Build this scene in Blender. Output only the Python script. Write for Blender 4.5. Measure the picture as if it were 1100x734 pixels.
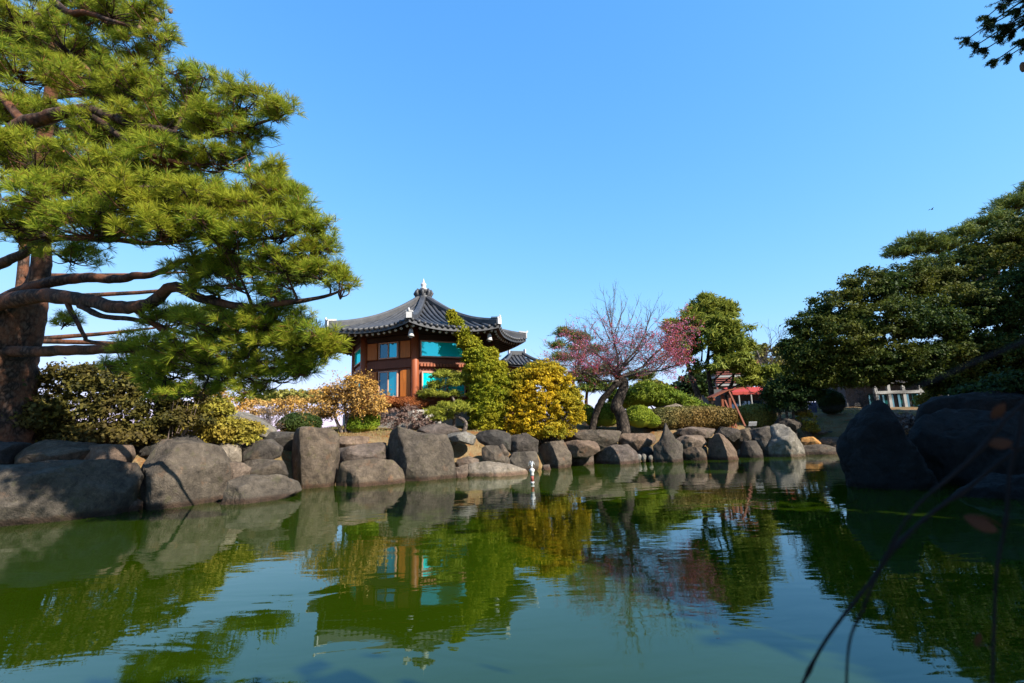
import bpy, bmesh, math
import numpy as np
from mathutils import Matrix, Vector

S = bpy.context.scene
for o in list(bpy.data.objects):
    bpy.data.objects.remove(o, do_unlink=True)
COL = S.collection
rad = math.radians

# ------------------------------------------------------------------ camera, sky, sun, exposure
CAM_H, FPX, PITCH, ROLL = 1.75, 530.0, rad(9.8), rad(1.8)
SUN_AZ, SUN_EL = rad(127.0), rad(36.0)          # azimuth clockwise from +Y
SUN_DIR = np.array([math.cos(SUN_EL)*math.sin(SUN_AZ), math.cos(SUN_EL)*math.cos(SUN_AZ), math.sin(SUN_EL)])

cam_data = bpy.data.cameras.new('camera')
cam = bpy.data.objects.new('camera', cam_data); COL.objects.link(cam)
S.camera = cam
cam_data.sensor_width = 36.0
cam_data.lens = FPX/1100.0*36.0
cam_data.clip_start = 0.05
cam_data.clip_end = 4000.0
cam_data.dof.use_dof = True
cam_data.dof.focus_distance = 16.0
cam_data.dof.aperture_fstop = 2.0
f_ = Vector((0, math.cos(PITCH), math.sin(PITCH)))
u_ = Vector((0, -math.sin(PITCH), math.cos(PITCH)))
r_ = Vector((1, 0, 0))
cr, sr = math.cos(ROLL), math.sin(ROLL)
right = r_*cr - u_*sr
up = r_*sr + u_*cr
mw = Matrix.Identity(4)
for i in range(3):
    mw[i][0] = right[i]; mw[i][1] = up[i]; mw[i][2] = -f_[i]
mw[0][3], mw[1][3], mw[2][3] = 0.0, 0.0, CAM_H
cam.matrix_world = mw

world = bpy.data.worlds.new('World'); S.world = world; world.use_nodes = True
nt = world.node_tree; nt.nodes.clear()
sky = nt.nodes.new('ShaderNodeTexSky'); sky.sky_type = 'NISHITA'; sky.sun_disc = False
sky.sun_elevation = SUN_EL; sky.sun_rotation = SUN_AZ
sky.altitude = 0.0; sky.air_density = 1.0; sky.dust_density = 0.1; sky.ozone_density = 2.6
bg = nt.nodes.new('ShaderNodeBackground'); bg.inputs[1].default_value = 0.15
wo = nt.nodes.new('ShaderNodeOutputWorld')
# white balance and a soft shoulder per colour: a clear sky that stays blue down to the treeline
mb_ = nt.nodes.new('ShaderNodeVectorMath'); mb_.operation = 'MULTIPLY_ADD'; mb_.inputs[1].default_value = (0.04, 0.36, 0.60); mb_.inputs[2].default_value = (1, 1, 1)
ma_ = nt.nodes.new('ShaderNodeVectorMath'); ma_.operation = 'MULTIPLY'; ma_.inputs[1].default_value = (0.41, 1.10, 2.24)
dv_ = nt.nodes.new('ShaderNodeVectorMath'); dv_.operation = 'DIVIDE'
for n_ in (ma_, mb_): nt.links.new(sky.outputs[0], n_.inputs[0])
nt.links.new(ma_.outputs[0], dv_.inputs[0]); nt.links.new(mb_.outputs[0], dv_.inputs[1])
nt.links.new(dv_.outputs[0], bg.inputs[0]); nt.links.new(bg.outputs[0], wo.inputs[0])

sun_d = bpy.data.lights.new('sun', 'SUN'); sun_d.energy = 3.9; sun_d.angle = rad(0.53); sun_d.color = (1.0, 0.93, 0.82)
sun = bpy.data.objects.new('sun', sun_d); COL.objects.link(sun)
sun.rotation_euler = Vector(SUN_DIR).to_track_quat('Z', 'Y').to_euler()
sun.location = (20, -10, 30)

S.view_settings.view_transform = 'Standard'; S.view_settings.look = 'None'
S.view_settings.exposure = 1.62; S.view_settings.gamma = 1.0; S.view_settings.use_curve_mapping = False
S.render.engine = 'CYCLES'
S.cycles.max_bounces = 6; S.cycles.transparent_max_bounces = 8
S.cycles.diffuse_bounces = 2; S.cycles.glossy_bounces = 3; S.cycles.transmission_bounces = 3
S.cycles.sample_clamp_indirect = 4.0
S.cycles.use_denoising = True

rng = np.random.default_rng(11)

# ------------------------------------------------------------------ pixel -> world helpers
def ray(px, py):
    dx, dy = px-550.0, py-367.0
    u = (dx*cr - dy*sr)/FPX; v = (dx*sr + dy*cr)/FPX
    return np.array([u, math.cos(PITCH)+v*math.sin(PITCH), math.sin(PITCH)-v*math.cos(PITCH)])
def at(px, py, Y):
    d = ray(px, py); return np.array([0, 0, CAM_H]) + d*(Y/d[1])
def at_z(px, py, z=0.0):
    d = ray(px, py); return np.array([0, 0, CAM_H]) + d*((z-CAM_H)/d[2])
def mpp(Y):                                       # metres per photo pixel at distance Y
    return Y/FPX

# ------------------------------------------------------------------ object helpers
def tag(o, label=None, cat=None, group=None, kind=None):
    if label: o['label'] = label
    if cat: o['category'] = cat
    if group: o['group'] = group
    if kind: o['kind'] = kind
    return o
def link(name, mesh, mat=None, parent=None, loc=None):
    o = bpy.data.objects.new(name, mesh); COL.objects.link(o)
    if mat is not None:
        for m in (mat if isinstance(mat, (list, tuple)) else [mat]): mesh.materials.append(m)
    if parent is not None: o.parent = parent
    if loc is not None: o.location = loc
    return o
def empty(name, loc, label=None, cat=None, group=None, rz=0.0):
    o = bpy.data.objects.new(name, None); COL.objects.link(o)
    o.location = tuple(float(c) for c in loc); o.rotation_euler = (0, 0, rz); o.empty_display_size = 0.3
    return tag(o, label, cat, group)

class MB:
    """collects vertices and faces (any size) and links them as ONE mesh object"""
    def __init__(s): s.V = []; s.F = []; s.n = 0
    def add(s, V, F, mi=0, smooth=True):
        V = np.asarray(V, float).reshape(-1, 3)
        if len(V) == 0: return
        if not isinstance(F, (list, tuple)): F = [F]
        for f in F:
            f = np.asarray(f, np.int64)
            if f.size: s.F.append((f + s.n, mi, smooth))
        s.V.append(V); s.n += len(V)
    def mesh(s, name, origin=(0, 0, 0)):
        me = bpy.data.meshes.new(name)
        V = (np.concatenate(s.V) if s.V else np.zeros((0, 3))) - np.asarray(origin, float)
        me.vertices.add(len(V)); me.vertices.foreach_set('co', V.astype(np.float32).ravel())
        nl = sum(f.size for f, _, _ in s.F); npoly = sum(len(f) for f, _, _ in s.F)
        me.loops.add(nl); me.polygons.add(npoly)
        me.loops.foreach_set('vertex_index', np.concatenate([f.ravel() for f, _, _ in s.F]).astype(np.int32))
        ks = np.concatenate([np.full(len(f), f.shape[1]) for f, _, _ in s.F])
        st = np.concatenate([[0], np.cumsum(ks)[:-1]])
        me.polygons.foreach_set('loop_start', st.astype(np.int32))
        me.polygons.foreach_set('material_index', np.concatenate([np.full(len(f), m) for f, m, _ in s.F]).astype(np.int32))
        me.polygons.foreach_set('use_smooth', np.concatenate([np.full(len(f), sm) for f, _, sm in s.F]).astype(bool))
        me.update(calc_edges=True); me.validate()
        return me
    def build(s, name, mat, parent=None, origin=None):
        """vertices are given in world space; the object's origin is put at the parent's (or its own) base"""
        if origin is None:
            if parent is not None:
                p = parent; org = np.zeros(3)
                while p is not None: org += np.array(p.location); p = p.parent
                origin = org
                return link(name, s.mesh(name, origin), mat, parent)
            V = np.concatenate(s.V); origin = np.array([(V[:, 0].min()+V[:, 0].max())/2, (V[:, 1].min()+V[:, 1].max())/2, V[:, 2].min()])
        return link(name, s.mesh(name, origin), mat, parent, tuple(float(c) for c in origin))

def box(mb, c, size, M=None, mi=0):
    x, y, z = np.array(size)/2.0
    V = np.array([[a*x, b*y, d*z] for d in (-1, 1) for b in (-1, 1) for a in (-1, 1)])
    if M is not None: V = V @ np.asarray(M).T
    V = V + np.asarray(c)
    mb.add(V, np.array([[0, 2, 3, 1], [4, 5, 7, 6], [0, 1, 5, 4], [2, 6, 7, 3], [0, 4, 6, 2], [1, 3, 7, 5]]), mi, False)
def bar(mb, a, b, w, h, mi=0, upv=(0, 0, 1)):
    a = np.asarray(a, float); b = np.asarray(b, float); d = b-a; L = np.linalg.norm(d); d = d/L
    s = np.cross(d, upv); s /= np.linalg.norm(s); t = np.cross(s, d)
    box(mb, (a+b)/2, (L, w, h), np.stack([d, s, t], 1), mi)

def smooth_path(P, n):
    P = np.asarray(P, float)
    if len(P) < 3:
        t = np.linspace(0, 1, n)[:, None]; return P[0]*(1-t)+P[-1]*t
    Q = np.vstack([2*P[0]-P[1], P, 2*P[-1]-P[-2]])
    out = []
    m = len(P)-1
    for t in np.linspace(0, m-1e-6, n):
        i = int(t); u = t-i
        a, b, c, d = Q[i], Q[i+1], Q[i+2], Q[i+3]
        out.append(0.5*((2*b)+(-a+c)*u+(2*a-5*b+4*c-d)*u*u+(-a+3*b-3*c+d)*u**3))
    return np.array(out)
def tube(mb, P, R, sides=6, mi=0, rough=0.0, cap=True, seed=0):
    P = np.asarray(P, float); n = len(P)
    R = np.broadcast_to(np.asarray(R, float), (n,))
    T = np.gradient(P, axis=0); T /= (np.linalg.norm(T, axis=1, keepdims=True)+1e-9)
    ref = np.array([0.13, 0.31, 0.94]) if abs(T[0][2]) < 0.9 else np.array([0.95, 0.2, 0.1])
    N = ref - T[0]*np.dot(ref, T[0]); N /= np.linalg.norm(N)
    a = np.linspace(0, 2*np.pi, sides, endpoint=False)
    V = np.zeros((n, sides, 3)); rg = np.random.default_rng(seed+n)
    for i in range(n):
        N = N - T[i]*np.dot(N, T[i]); N /= (np.linalg.norm(N)+1e-9); B = np.cross(T[i], N)
        rr = R[i]*(1+rough*rg.uniform(-1, 1, sides)) if rough else np.full(sides, R[i])
        V[i] = P[i]+(np.cos(a)*rr)[:, None]*N+(np.sin(a)*rr)[:, None]*B
    i = np.arange(n-1)[:, None]; j = np.arange(sides)[None]; k = (j+1) % sides
    F = np.stack([i*sides+j, i*sides+k, (i+1)*sides+k, (i+1)*sides+j], -1).reshape(-1, 4)
    fs = [F]
    if cap and R[-1] > 0.004: fs.append(np.array([(n-1)*sides+np.arange(sides)]))
    mb.add(V.reshape(-1, 3), fs, mi)
def lathe(mb, prof, c, sides=16, mi=0):
    a = np.linspace(0, 2*np.pi, sides, endpoint=False); n = len(prof)
    V = np.array([[r*math.cos(t)+c[0], r*math.sin(t)+c[1], z+c[2]] for r, z in prof for t in a])
    i = np.arange(n-1)[:, None]; j = np.arange(sides)[None]; k = (j+1) % sides
    mb.add(V, np.stack([i*sides+j, i*sides+k, (i+1)*sides+k, (i+1)*sides+j], -1).reshape(-1, 4), mi)

# value noise, vectorised
def _h(ix, iy, iz, s):
    n = (ix*374761393 + iy*668265263 + iz*1274126177 + s*974711) & 0x7fffffff
    n = ((n ^ (n >> 13))*1274126177) & 0x7fffffff
    n = ((n ^ (n >> 16))*60493) & 0x7fffffff
    return n/float(0x7fffffff)*2-1
def vnoise(P, s=0):
    P = np.asarray(P, float); i = np.floor(P).astype(np.int64); f = P-i; f = f*f*(3-2*f)
    x, y, z = i[..., 0], i[..., 1], i[..., 2]; o = 0
    for a in (0, 1):
        wa = f[..., 0] if a else 1-f[..., 0]
        for b in (0, 1):
            wb = f[..., 1] if b else 1-f[..., 1]
            for c in (0, 1):
                wc = f[..., 2] if c else 1-f[..., 2]
                o = o + wa*wb*wc*_h(x+a, y+b, z+c, s)
    return o
def fbm(P, s=0, o=4):
    t = 0; a = 1.0; P = np.asarray(P, float)
    for k in range(o): t = t+a*vnoise(P*(2.03**k)+k*7.1, s+k); a *= 0.5
    return t

# ------------------------------------------------------------------ materials
class NT:
    def __init__(s, name):
        s.m = bpy.data.materials.new(name); s.m.use_nodes = True; s.t = s.m.node_tree; s.t.nodes.clear()
        s.out = s.n('ShaderNodeOutputMaterial')
    def n(s, t, **kw):
        x = s.t.nodes.new(t)
        for k, v in kw.items(): setattr(x, k, v)
        return x
    def l(s, a, b): s.t.links.new(a, b)
    def noise(s, vec, scale, detail=5, rough=0.55, dist=0.0):
        x = s.n('ShaderNodeTexNoise'); x.inputs['Scale'].default_value = scale; x.inputs['Detail'].default_value = detail
        x.inputs['Roughness'].default_value = rough; x.inputs['Distortion'].default_value = dist
        if vec is not None: s.l(vec, x.inputs['Vector'])
        return x
    def ramp(s, fac, stops):
        x = s.n('ShaderNodeValToRGB'); cr_ = x.color_ramp
        while len(cr_.elements) < len(stops): cr_.elements.new(0.5)
        for e, (p, c) in zip(cr_.elements, stops):
            e.position = p; e.color = (c[0], c[1], c[2], 1)
        s.l(fac, x.inputs['Fac']); return x
    def mix(s, fac, a, b, blend='MIX'):
        x = s.n('ShaderNodeMix', data_type='RGBA', blend_type=blend)
        for v, i in ((fac, 0), (a, 6), (b, 7)):
            if isinstance(v, (int, float)): x.inputs[i].default_value = v
            elif isinstance(v, tuple): x.inputs[i].default_value = (*v, 1)
            else: s.l(v, x.inputs[i])
        return x.outputs[2]
    def bump(s, h, strength, dist=0.02):
        x = s.n('ShaderNodeBump'); x.inputs['Strength'].default_value = strength; x.inputs['Distance'].default_value = dist
        s.l(h, x.inputs['Height']); return x.outputs[0]
    def pbsdf(s, col, rough=0.7, normal=None, spec=0.4, metal=0.0):
        p = s.n('ShaderNodeBsdfPrincipled'); p.inputs['Roughness'].default_value = rough
        p.inputs['Specular IOR Level'].default_value = spec; p.inputs['Metallic'].default_value = metal
        if isinstance(col, tuple): p.inputs['Base Color'].default_value = (*col, 1)
        else: s.l(col, p.inputs['Base Color'])
        if normal is not None: s.l(normal, p.inputs['Normal'])
        s.l(p.outputs[0], s.out.inputs[0]); return p

def foliage_mat(name, dark, mid, light, transl=0.35, patch=None, patch_scale=1.2, rough=0.6, patch_amt=0.5, dead=None):
    """every leaf its own shade (random per leaf), drifting in broad patches of growth colour"""
    T = NT(name); g = T.n('ShaderNodeNewGeometry')
    rp = T.ramp(g.outputs['Random Per Island'], ([(0.0, dead), (0.055, dead), (0.065, dark)] if dead else [(0.0, dark)])+[(0.45, mid), (1.0, light)])
    col = rp.outputs[0]
    if patch is not None:
        tc = T.n('ShaderNodeTexCoord'); nz = T.noise(tc.outputs['Object'], patch_scale, 3)
        fr = T.ramp(nz.outputs['Fac'], [(0.42, (0, 0, 0)), (0.62, (patch_amt,)*3)])
        col = T.mix(fr.outputs[0], col, patch)
    d = T.n('ShaderNodeBsdfPrincipled'); d.inputs['Roughness'].default_value = max(rough, 0.62); d.inputs['Specular IOR Level'].default_value = 0.14
    T.l(col, d.inputs['Base Color'])
    tr = T.n('ShaderNodeBsdfTranslucent'); T.l(col, tr.inputs['Color'])
    mx = T.n('ShaderNodeMixShader'); mx.inputs[0].default_value = transl
    T.l(d.outputs[0], mx.inputs[1]); T.l(tr.outputs[0], mx.inputs[2]); T.l(mx.outputs[0], T.out.inputs[0])
    return T.m
def plain(name, col, rough=0.6, var=0.25, scale=6.0, bump=0.0, spec=0.4, metal=0.0):
    T = NT(name); tc = T.n('ShaderNodeTexCoord'); nz = T.noise(tc.outputs['Object'], scale, 5)
    lo = tuple(c*(1-var) for c in col); hi = tuple(min(1, c*(1+var)) for c in col)
    rp = T.ramp(nz.outputs['Fac'], [(0.3, lo), (0.7, hi)])
    T.pbsdf(rp.outputs[0], rough, T.bump(nz.outputs['Fac'], bump, 0.03) if bump else None, spec, metal); return T.m
def wood(name, col, rough=0.6, stretch=(1, 1, 0.08), scale=14, var=0.35):
    T = NT(name); tc = T.n('ShaderNodeTexCoord'); mp = T.n('ShaderNodeMapping'); mp.inputs['Scale'].default_value = stretch
    T.l(tc.outputs['Object'], mp.inputs[0]); nz = T.noise(mp.outputs[0], scale, 6, 0.6, 0.4)
    n2 = T.noise(tc.outputs['Object'], 1.3, 4)
    rp = T.ramp(nz.outputs['Fac'], [(0.25, tuple(c*(1-var) for c in col)), (0.75, tuple(c*(1+var) for c in col))])
    c = T.mix(n2.outputs['Fac'], rp.outputs[0], tuple(x*0.6 for x in col)); 
    T.pbsdf(c, rough, T.bump(nz.outputs['Fac'], 0.25, 0.01)); return T.m
def bark(name, dark, light, warm=None, scale=9.0):
    T = NT(name); tc = T.n('ShaderNodeTexCoord'); mp = T.n('ShaderNodeMapping'); mp.inputs['Scale'].default_value = (1, 1, 0.55)
    T.l(tc.outputs['Object'], mp.inputs[0])
    vo = T.n('ShaderNodeTexVoronoi', feature='DISTANCE_TO_EDGE'); vo.inputs['Scale'].default_value = scale
    dn = T.noise(mp.outputs[0], scale*0.8, 4); 
    wv = T.mix(0.12, mp.outputs[0], dn.outputs['Color']); T.l(wv, vo.inputs['Vector'])
    nz = T.noise(mp.outputs[0], scale*3.5, 6, 0.65)
    rp = T.ramp(vo.outputs['Distance'], [(0.0, tuple(c*0.45 for c in dark)), (0.09, dark), (0.32, light)])
    n2 = T.noise(tc.outputs['Object'], 1.7, 4)
    c = rp.outputs[0]
    if warm is not None: c = T.mix(T.ramp(n2.outputs['Fac'], [(0.45, (0, 0, 0)), (0.6, (0.75,)*3)]).outputs[0], c, warm)
    c = T.mix(1.0, c, T.ramp(nz.outputs['Fac'], [(0.3, (0.6,)*3), (0.7, (1.25,)*3)]).outputs[0], 'MULTIPLY')
    hh = T.n('ShaderNodeMath', operation='ADD'); T.l(rp.outputs[0], hh.inputs[0]); T.l(nz.outputs['Fac'], hh.inputs[1])
    T.pbsdf(c, 0.9, T.bump(hh.outputs[0], 0.7, 0.03), 0.2); return T.m

def rock_mat(name, lo, hi, moss=(0.10, 0.10, 0.045), rust=(0.22, 0.12, 0.07)):
    T = NT(name); g = T.n('ShaderNodeNewGeometry'); oi = T.n('ShaderNodeObjectInfo')
    off = T.n('ShaderNodeVectorMath', operation='MULTIPLY_ADD'); T.l(g.outputs['Position'], off.inputs[0])
    off.inputs[1].default_value = (1, 1, 1); 
    cmb = T.n('ShaderNodeCombineXYZ'); m7 = T.n('ShaderNodeMath', operation='MULTIPLY'); T.l(oi.outputs['Random'], m7.inputs[0]); m7.inputs[1].default_value = 37.0
    for i in range(3): T.l(m7.outputs[0], cmb.inputs[i])
    T.l(cmb.outputs[0], off.inputs[2]); P = off.outputs[0]
    n1 = T.noise(P, 1.6, 6, 0.6, 0.6); n2 = T.noise(P, 5.5, 8, 0.72, 0.4); n3 = T.noise(P, 34.0, 4, 0.7)
    base = T.ramp(n1.outputs['Fac'], [(0.3, lo), (0.68, hi)]).outputs[0]
    base = T.mix(1.0, base, T.ramp(n2.outputs['Fac'], [(0.32, (0.5,)*3), (0.55, (1.0,)*3), (0.74, (1.4,)*3)]).outputs[0], 'MULTIPLY')
    base = T.mix(1.0, base, T.ramp(n3.outputs['Fac'], [(0.28, (0.74,)*3), (0.7, (1.25,)*3)]).outputs[0], 'MULTIPLY')
    vo = T.n('ShaderNodeTexVoronoi', feature='DISTANCE_TO_EDGE'); vo.inputs['Scale'].default_value = 1.1
    wq = T.noise(P, 2.4, 5, 0.6); T.l(T.mix(0.22, P, wq.outputs['Color'], 'ADD'), vo.inputs['Vector'])
    crack = T.ramp(vo.outputs['Distance'], [(0.0, (0.35,)*3), (0.012, (0.8,)*3), (0.03, (1, 1, 1))])
    base = T.mix(0.4, base, crack.outputs[0], 'MULTIPLY')
    # lichen blotches
    nl = T.noise(P, 3.1, 6, 0.7, 0.3)
    base = T.mix(T.ramp(nl.outputs['Fac'], [(0.56, (0, 0, 0)), (0.66, (0.55,)*3)]).outputs[0], base, moss)
    nr = T.noise(P, 2.2, 5, 0.6)
    base = T.mix(T.ramp(nr.outputs['Fac'], [(0.60, (0, 0, 0)), (0.72, (0.55,)*3)]).outputs[0], base, rust)
    # stone to stone difference
    tint = T.ramp(oi.outputs['Random'], [(0.0, (0.72, 0.75, 0.82)), (0.3, (1.1, 1.05, 0.98)), (0.5, (0.85, 0.86, 0.86)), (0.75, (1.28, 1.17, 1.04)), (1.0, (0.88, 0.78, 0.70))])
    base = T.mix(1.0, base, tint.outputs[0], 'MULTIPLY')
    sp2 = T.noise(P, 7.5, 5, 0.75, 0.2)
    base = T.mix(T.ramp(sp2.outputs['Fac'], [(0.60, (0, 0, 0)), (0.68, (0.6,)*3)]).outputs[0], base, T.mix(1.0, base, (1.9, 1.85, 1.7), 'MULTIPLY'))
    # waterline stain: a thin mineral band where the pond level moves
    sp = T.n('ShaderNodeSeparateXYZ'); T.l(g.outputs['Position'], sp.inputs[0])
    ad = T.n('ShaderNodeMath', operation='MULTIPLY_ADD'); T.l(n2.outputs['Fac'], ad.inputs[0]); ad.inputs[1].default_value = -0.12; T.l(sp.outputs[2], ad.inputs[2])
    band = T.ramp(ad.outputs[0], [(0.0, (0.95,)*3), (0.05, (0.75,)*3), (0.11, (0, 0, 0))])
    base = T.mix(band.outputs[0], base, T.mix(1.0, base, (0.55, 0.40, 0.33), 'MULTIPLY'))
    hb = T.n('ShaderNodeMath', operation='MULTIPLY_ADD'); T.l(n2.outputs['Fac'], hb.inputs[0]); hb.inputs[1].default_value = 2.2; T.l(n3.outputs['Fac'], hb.inputs[2])
    T.pbsdf(base, 0.88, T.bump(hb.outputs[0], 0.8, 0.06), 0.25); return T.m

M = {}
M['rock'] = rock_mat('rock_grey', (0.048, 0.039, 0.031), (0.12, 0.099, 0.077), (0.07, 0.066, 0.032), (0.15, 0.085, 0.05))
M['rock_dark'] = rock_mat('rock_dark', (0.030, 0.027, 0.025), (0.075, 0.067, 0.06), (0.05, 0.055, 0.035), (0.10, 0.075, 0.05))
M['rock_shade'] = rock_mat('rock_painted_shade', (0.005, 0.0055, 0.006), (0.017, 0.017, 0.018), (0.008, 0.01, 0.008), (0.012, 0.011, 0.010))  # near-black copy of the rock colours: right-bank shade put into the colour
M['rock_warm'] = rock_mat('rock_warm', (0.085, 0.063, 0.048), (0.18, 0.138, 0.108), (0.08, 0.07, 0.035), (0.18, 0.10, 0.06))
M['rock_pale'] = rock_mat('rock_pale', (0.13, 0.118, 0.10), (0.25, 0.228, 0.195), (0.12, 0.11, 0.06), (0.2, 0.14, 0.09))
M['rock_orange'] = rock_mat('rock_orange', (0.30, 0.14, 0.04), (0.42, 0.22, 0.07))
M['bark_pine'] = bark('bark_pine', (0.034, 0.021, 0.015), (0.085, 0.055, 0.04), (0.16, 0.062, 0.03), 9.0)
M['bark_dark'] = bark('bark_dark', (0.035, 0.027, 0.021), (0.085, 0.066, 0.05), None, 8.0)
M['bark_grey'] = bark('bark_grey', (0.08, 0.064, 0.055), (0.18, 0.145, 0.125), None, 12.0)
M['twig'] = plain('twig_bark', (0.16, 0.115, 0.095), 0.85, 0.35, 9)
M['twig_dark'] = plain('twig_dark', (0.010, 0.008, 0.008), 0.85, 0.35, 9, 0, 0.1)
M['needle'] = foliage_mat('pine_needles', (0.07, 0.13, 0.012), (0.18, 0.255, 0.018), (0.37, 0.39, 0.035), 0.42, (0.36, 0.34, 0.025), 0.9, 0.42, dead=(0.26, 0.11, 0.03))
M['needle_far'] = foliage_mat('pine_needles_far', (0.04, 0.075, 0.014), (0.09, 0.13, 0.02), (0.17, 0.19, 0.03), 0.25, (0.14, 0.16, 0.025), 0.7)
M['bud'] = plain('pine_bud', (0.30, 0.12, 0.045), 0.7, 0.3, 20)
M['cone'] = plain('pine_cone', (0.16, 0.10, 0.055), 0.8, 0.4, 30)
# ------------------------------------------------------------------ the setting: ground, water
SHORE_PX = [(0, 562), (60, 556), (130, 550), (225, 542), (262, 540), (320, 527), (358, 522), (436, 518), (487, 513), (540, 510), (567, 508),
            (612, 502), (638, 499), (683, 496), (745, 495), (792, 492), (822, 491), (858, 488), (895, 488), (914, 489)]
shore = []
for px, py in SHORE_PX:
    p = at_z(px, py, 0.0); d = p[:2]/np.linalg.norm(p[:2]); shore.append(p[:2]+d*0.45)
POND = np.array([(-8, -3.0), (-15, -2.0), (-19, 4.0), (-17, 9.0)] + [tuple(p) for p in shore] + [(14.6, 21.0), (13.4, 18.0), (12.6, 15.6), (12.8, 13.0), (13.2, 10.0), (11.2, 7.0), (8.2, 4.2), (5.6, 2.0), (3.0, 0.4), (0, -0.3)])
def pond_sd(X, Y):
    """signed distance to the pond outline, negative inside"""
    P = np.stack([X, Y], -1); A = POND; B = np.roll(POND, -1, 0)
    dmin = np.full(X.shape, 1e9); inside = np.zeros(X.shape, bool)
    for a, b in zip(A, B):
        ab = b-a; t = np.clip(((P-a) @ ab)/(ab @ ab), 0, 1)
        d = np.linalg.norm(P-(a+t[..., None]*ab), axis=-1); dmin = np.minimum(dmin, d)
        c = ((a[1] > P[..., 1]) != (b[1] > P[..., 1])) & (P[..., 0] < (b[0]-a[0])*(P[..., 1]-a[1])/(b[1]-a[1]+1e-12)+a[0])
        inside ^= c
    return np.where(inside, -dmin, dmin)
MOUNDS = [(-6.0, 27.5, 7.5, 7.0, 0.75), (-9.5, 19.0, 3.0, 3.0, 0.25), (14, 36, 10, 8, 0.6), (28, 36, 14, 10, 0.7), (20, 13, 5.0, 6.0, 1.0), (8, 30, 6, 4, 0.35), (-16, 16, 5, 5, 0.2)]
def gz(X, Y):
    X = np.asarray(X, float); Y = np.asarray(Y, float)
    sd = pond_sd(X, Y)
    t = np.clip((sd+0.3)/2.6, 0, 1)**0.8; t = t*t*(3-2*t)
    low = np.clip((X-13.0)/2.0, 0, 1)*np.clip((19.0-X)/2.0, 0, 1)*np.clip((Y-20)/2, 0, 1)     # the landing with flat steps is lower
    near = np.clip((6.0-Y)/4.0, 0, 1)
    top = 1.42-0.75*low*np.clip(1-(sd-1.0)/4.0, 0, 1)-0.55*near
    z = -0.75+(top+0.75)*t
    land = np.clip((sd-0.8)/2.5, 0, 1)
    for cx, cy, sx, sy, h in MOUNDS:
        z = z+land*h*np.exp(-((X-cx)/sx)**2-((Y-cy)/sy)**2)
    z = z+0.07*fbm(np.stack([X*0.5, Y*0.5, X*0], -1), 3, 3)*land+0.02*fbm(np.stack([X*2.3, Y*2.3, X*0], -1), 5, 2)*land
    return z
def g1(x, y): return float(gz(np.array([x]), np.array([y]))[0])

def axis(lo, hi, a, b, fine):
    mid = np.arange(a, b+1e-6, fine); l = a-np.geomspace(fine, a-lo, 26)[::-1]; r = b+np.geomspace(fine, hi-b, 26)
    return np.concatenate([l, mid, r])
xs = axis(-900, 900, -20, 22, 0.3); ys = axis(-400, 1600, -4, 40, 0.3)
GX, GY = np.meshgrid(xs, ys)
gm = MB(); n0, n1 = GX.shape
i = np.arange(n0-1)[:, None]; j = np.arange(n1-1)[None]
gm.add(np.stack([GX, GY, gz(GX, GY)], -1).reshape(-1, 3), np.stack([i*n1+j, i*n1+j+1, (i+1)*n1+j+1, (i+1)*n1+j], -1).reshape(-1, 4))
T = NT('garden_soil'); g = T.n('ShaderNodeNewGeometry'); P = g.outputs['Position']
na = T.noise(P, 0.55, 5, 0.6); nb = T.noise(P, 3.2, 6, 0.7); nc = T.noise(P, 24, 5, 0.7)
c = T.ramp(na.outputs['Fac'], [(0.35, (0.07, 0.066, 0.024)), (0.5, (0.17, 0.12, 0.06)), (0.68, (0.22, 0.16, 0.085))]).outputs[0]
c = T.mix(T.ramp(nb.outputs['Fac'], [(0.48, (0, 0, 0)), (0.62, (0.85,)*3)]).outputs[0], c, (0.18, 0.065, 0.02))
c = T.mix(1.0, c, T.ramp(nc.outputs['Fac'], [(0.3, (0.55,)*3), (0.7, (1.3,)*3)]).outputs[0], 'MULTIPLY')
T.pbsdf(c, 0.95, T.bump(nc.outputs['Fac'], 0.6, 0.04), 0.1)
tag(gm.build('ground', T.m, origin=(0, 0, 0)), kind='structure')

T = NT('pond_water'); g = T.n('ShaderNodeNewGeometry')
mp = T.n('ShaderNodeMapping'); mp.inputs['Scale'].default_value = (0.55, 1.35, 1); T.l(g.outputs['Position'], mp.inputs[0])
w1 = T.noise(mp.outputs[0], 1.15, 3, 0.5, 0.5); w2 = T.noise(mp.outputs[0], 4.2, 3, 0.55, 0.3); w3 = T.noise(g.outputs['Position'], 0.16, 2, 0.5)
gust = T.ramp(w3.outputs['Fac'], [(0.42, (0.12,)*3), (0.62, (1.0,)*3)])
a1 = T.n('ShaderNodeMath', operation='MULTIPLY'); T.l(w2.outputs['Fac'], a1.inputs[0]); T.l(gust.outputs[0], a1.inputs[1])
a2 = T.n('ShaderNodeMath', operation='MULTIPLY_ADD'); T.l(a1.outputs[0], a2.inputs[0]); a2.inputs[1].default_value = 0.42; T.l(w1.outputs['Fac'], a2.inputs[2])
nm = T.bump(a2.outputs[0], 0.06, 0.1)
al = T.noise(g.outputs['Position'], 0.35, 4, 0.6)
wc = T.ramp(al.outputs['Fac'], [(0.3, (0.0125, 0.0255, 0.0006)), (0.7, (0.017, 0.032, 0.0008))])
p = T.pbsdf(wc.outputs[0], 0.015, nm, 0.5); p.inputs['IOR'].default_value = 1.52; p.inputs['Specular Tint'].default_value = (0.10, 0.97, 0.92, 1)
wb = MB(); wb.add([(-60, -8, 0), (60, -8, 0), (60, 40, 0), (-60, 40, 0)], np.array([[0, 1, 2, 3]]))
wo_ = wb.build('water', T.m, origin=(0, 0, 0)); tag(wo_, kind='structure')

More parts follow.
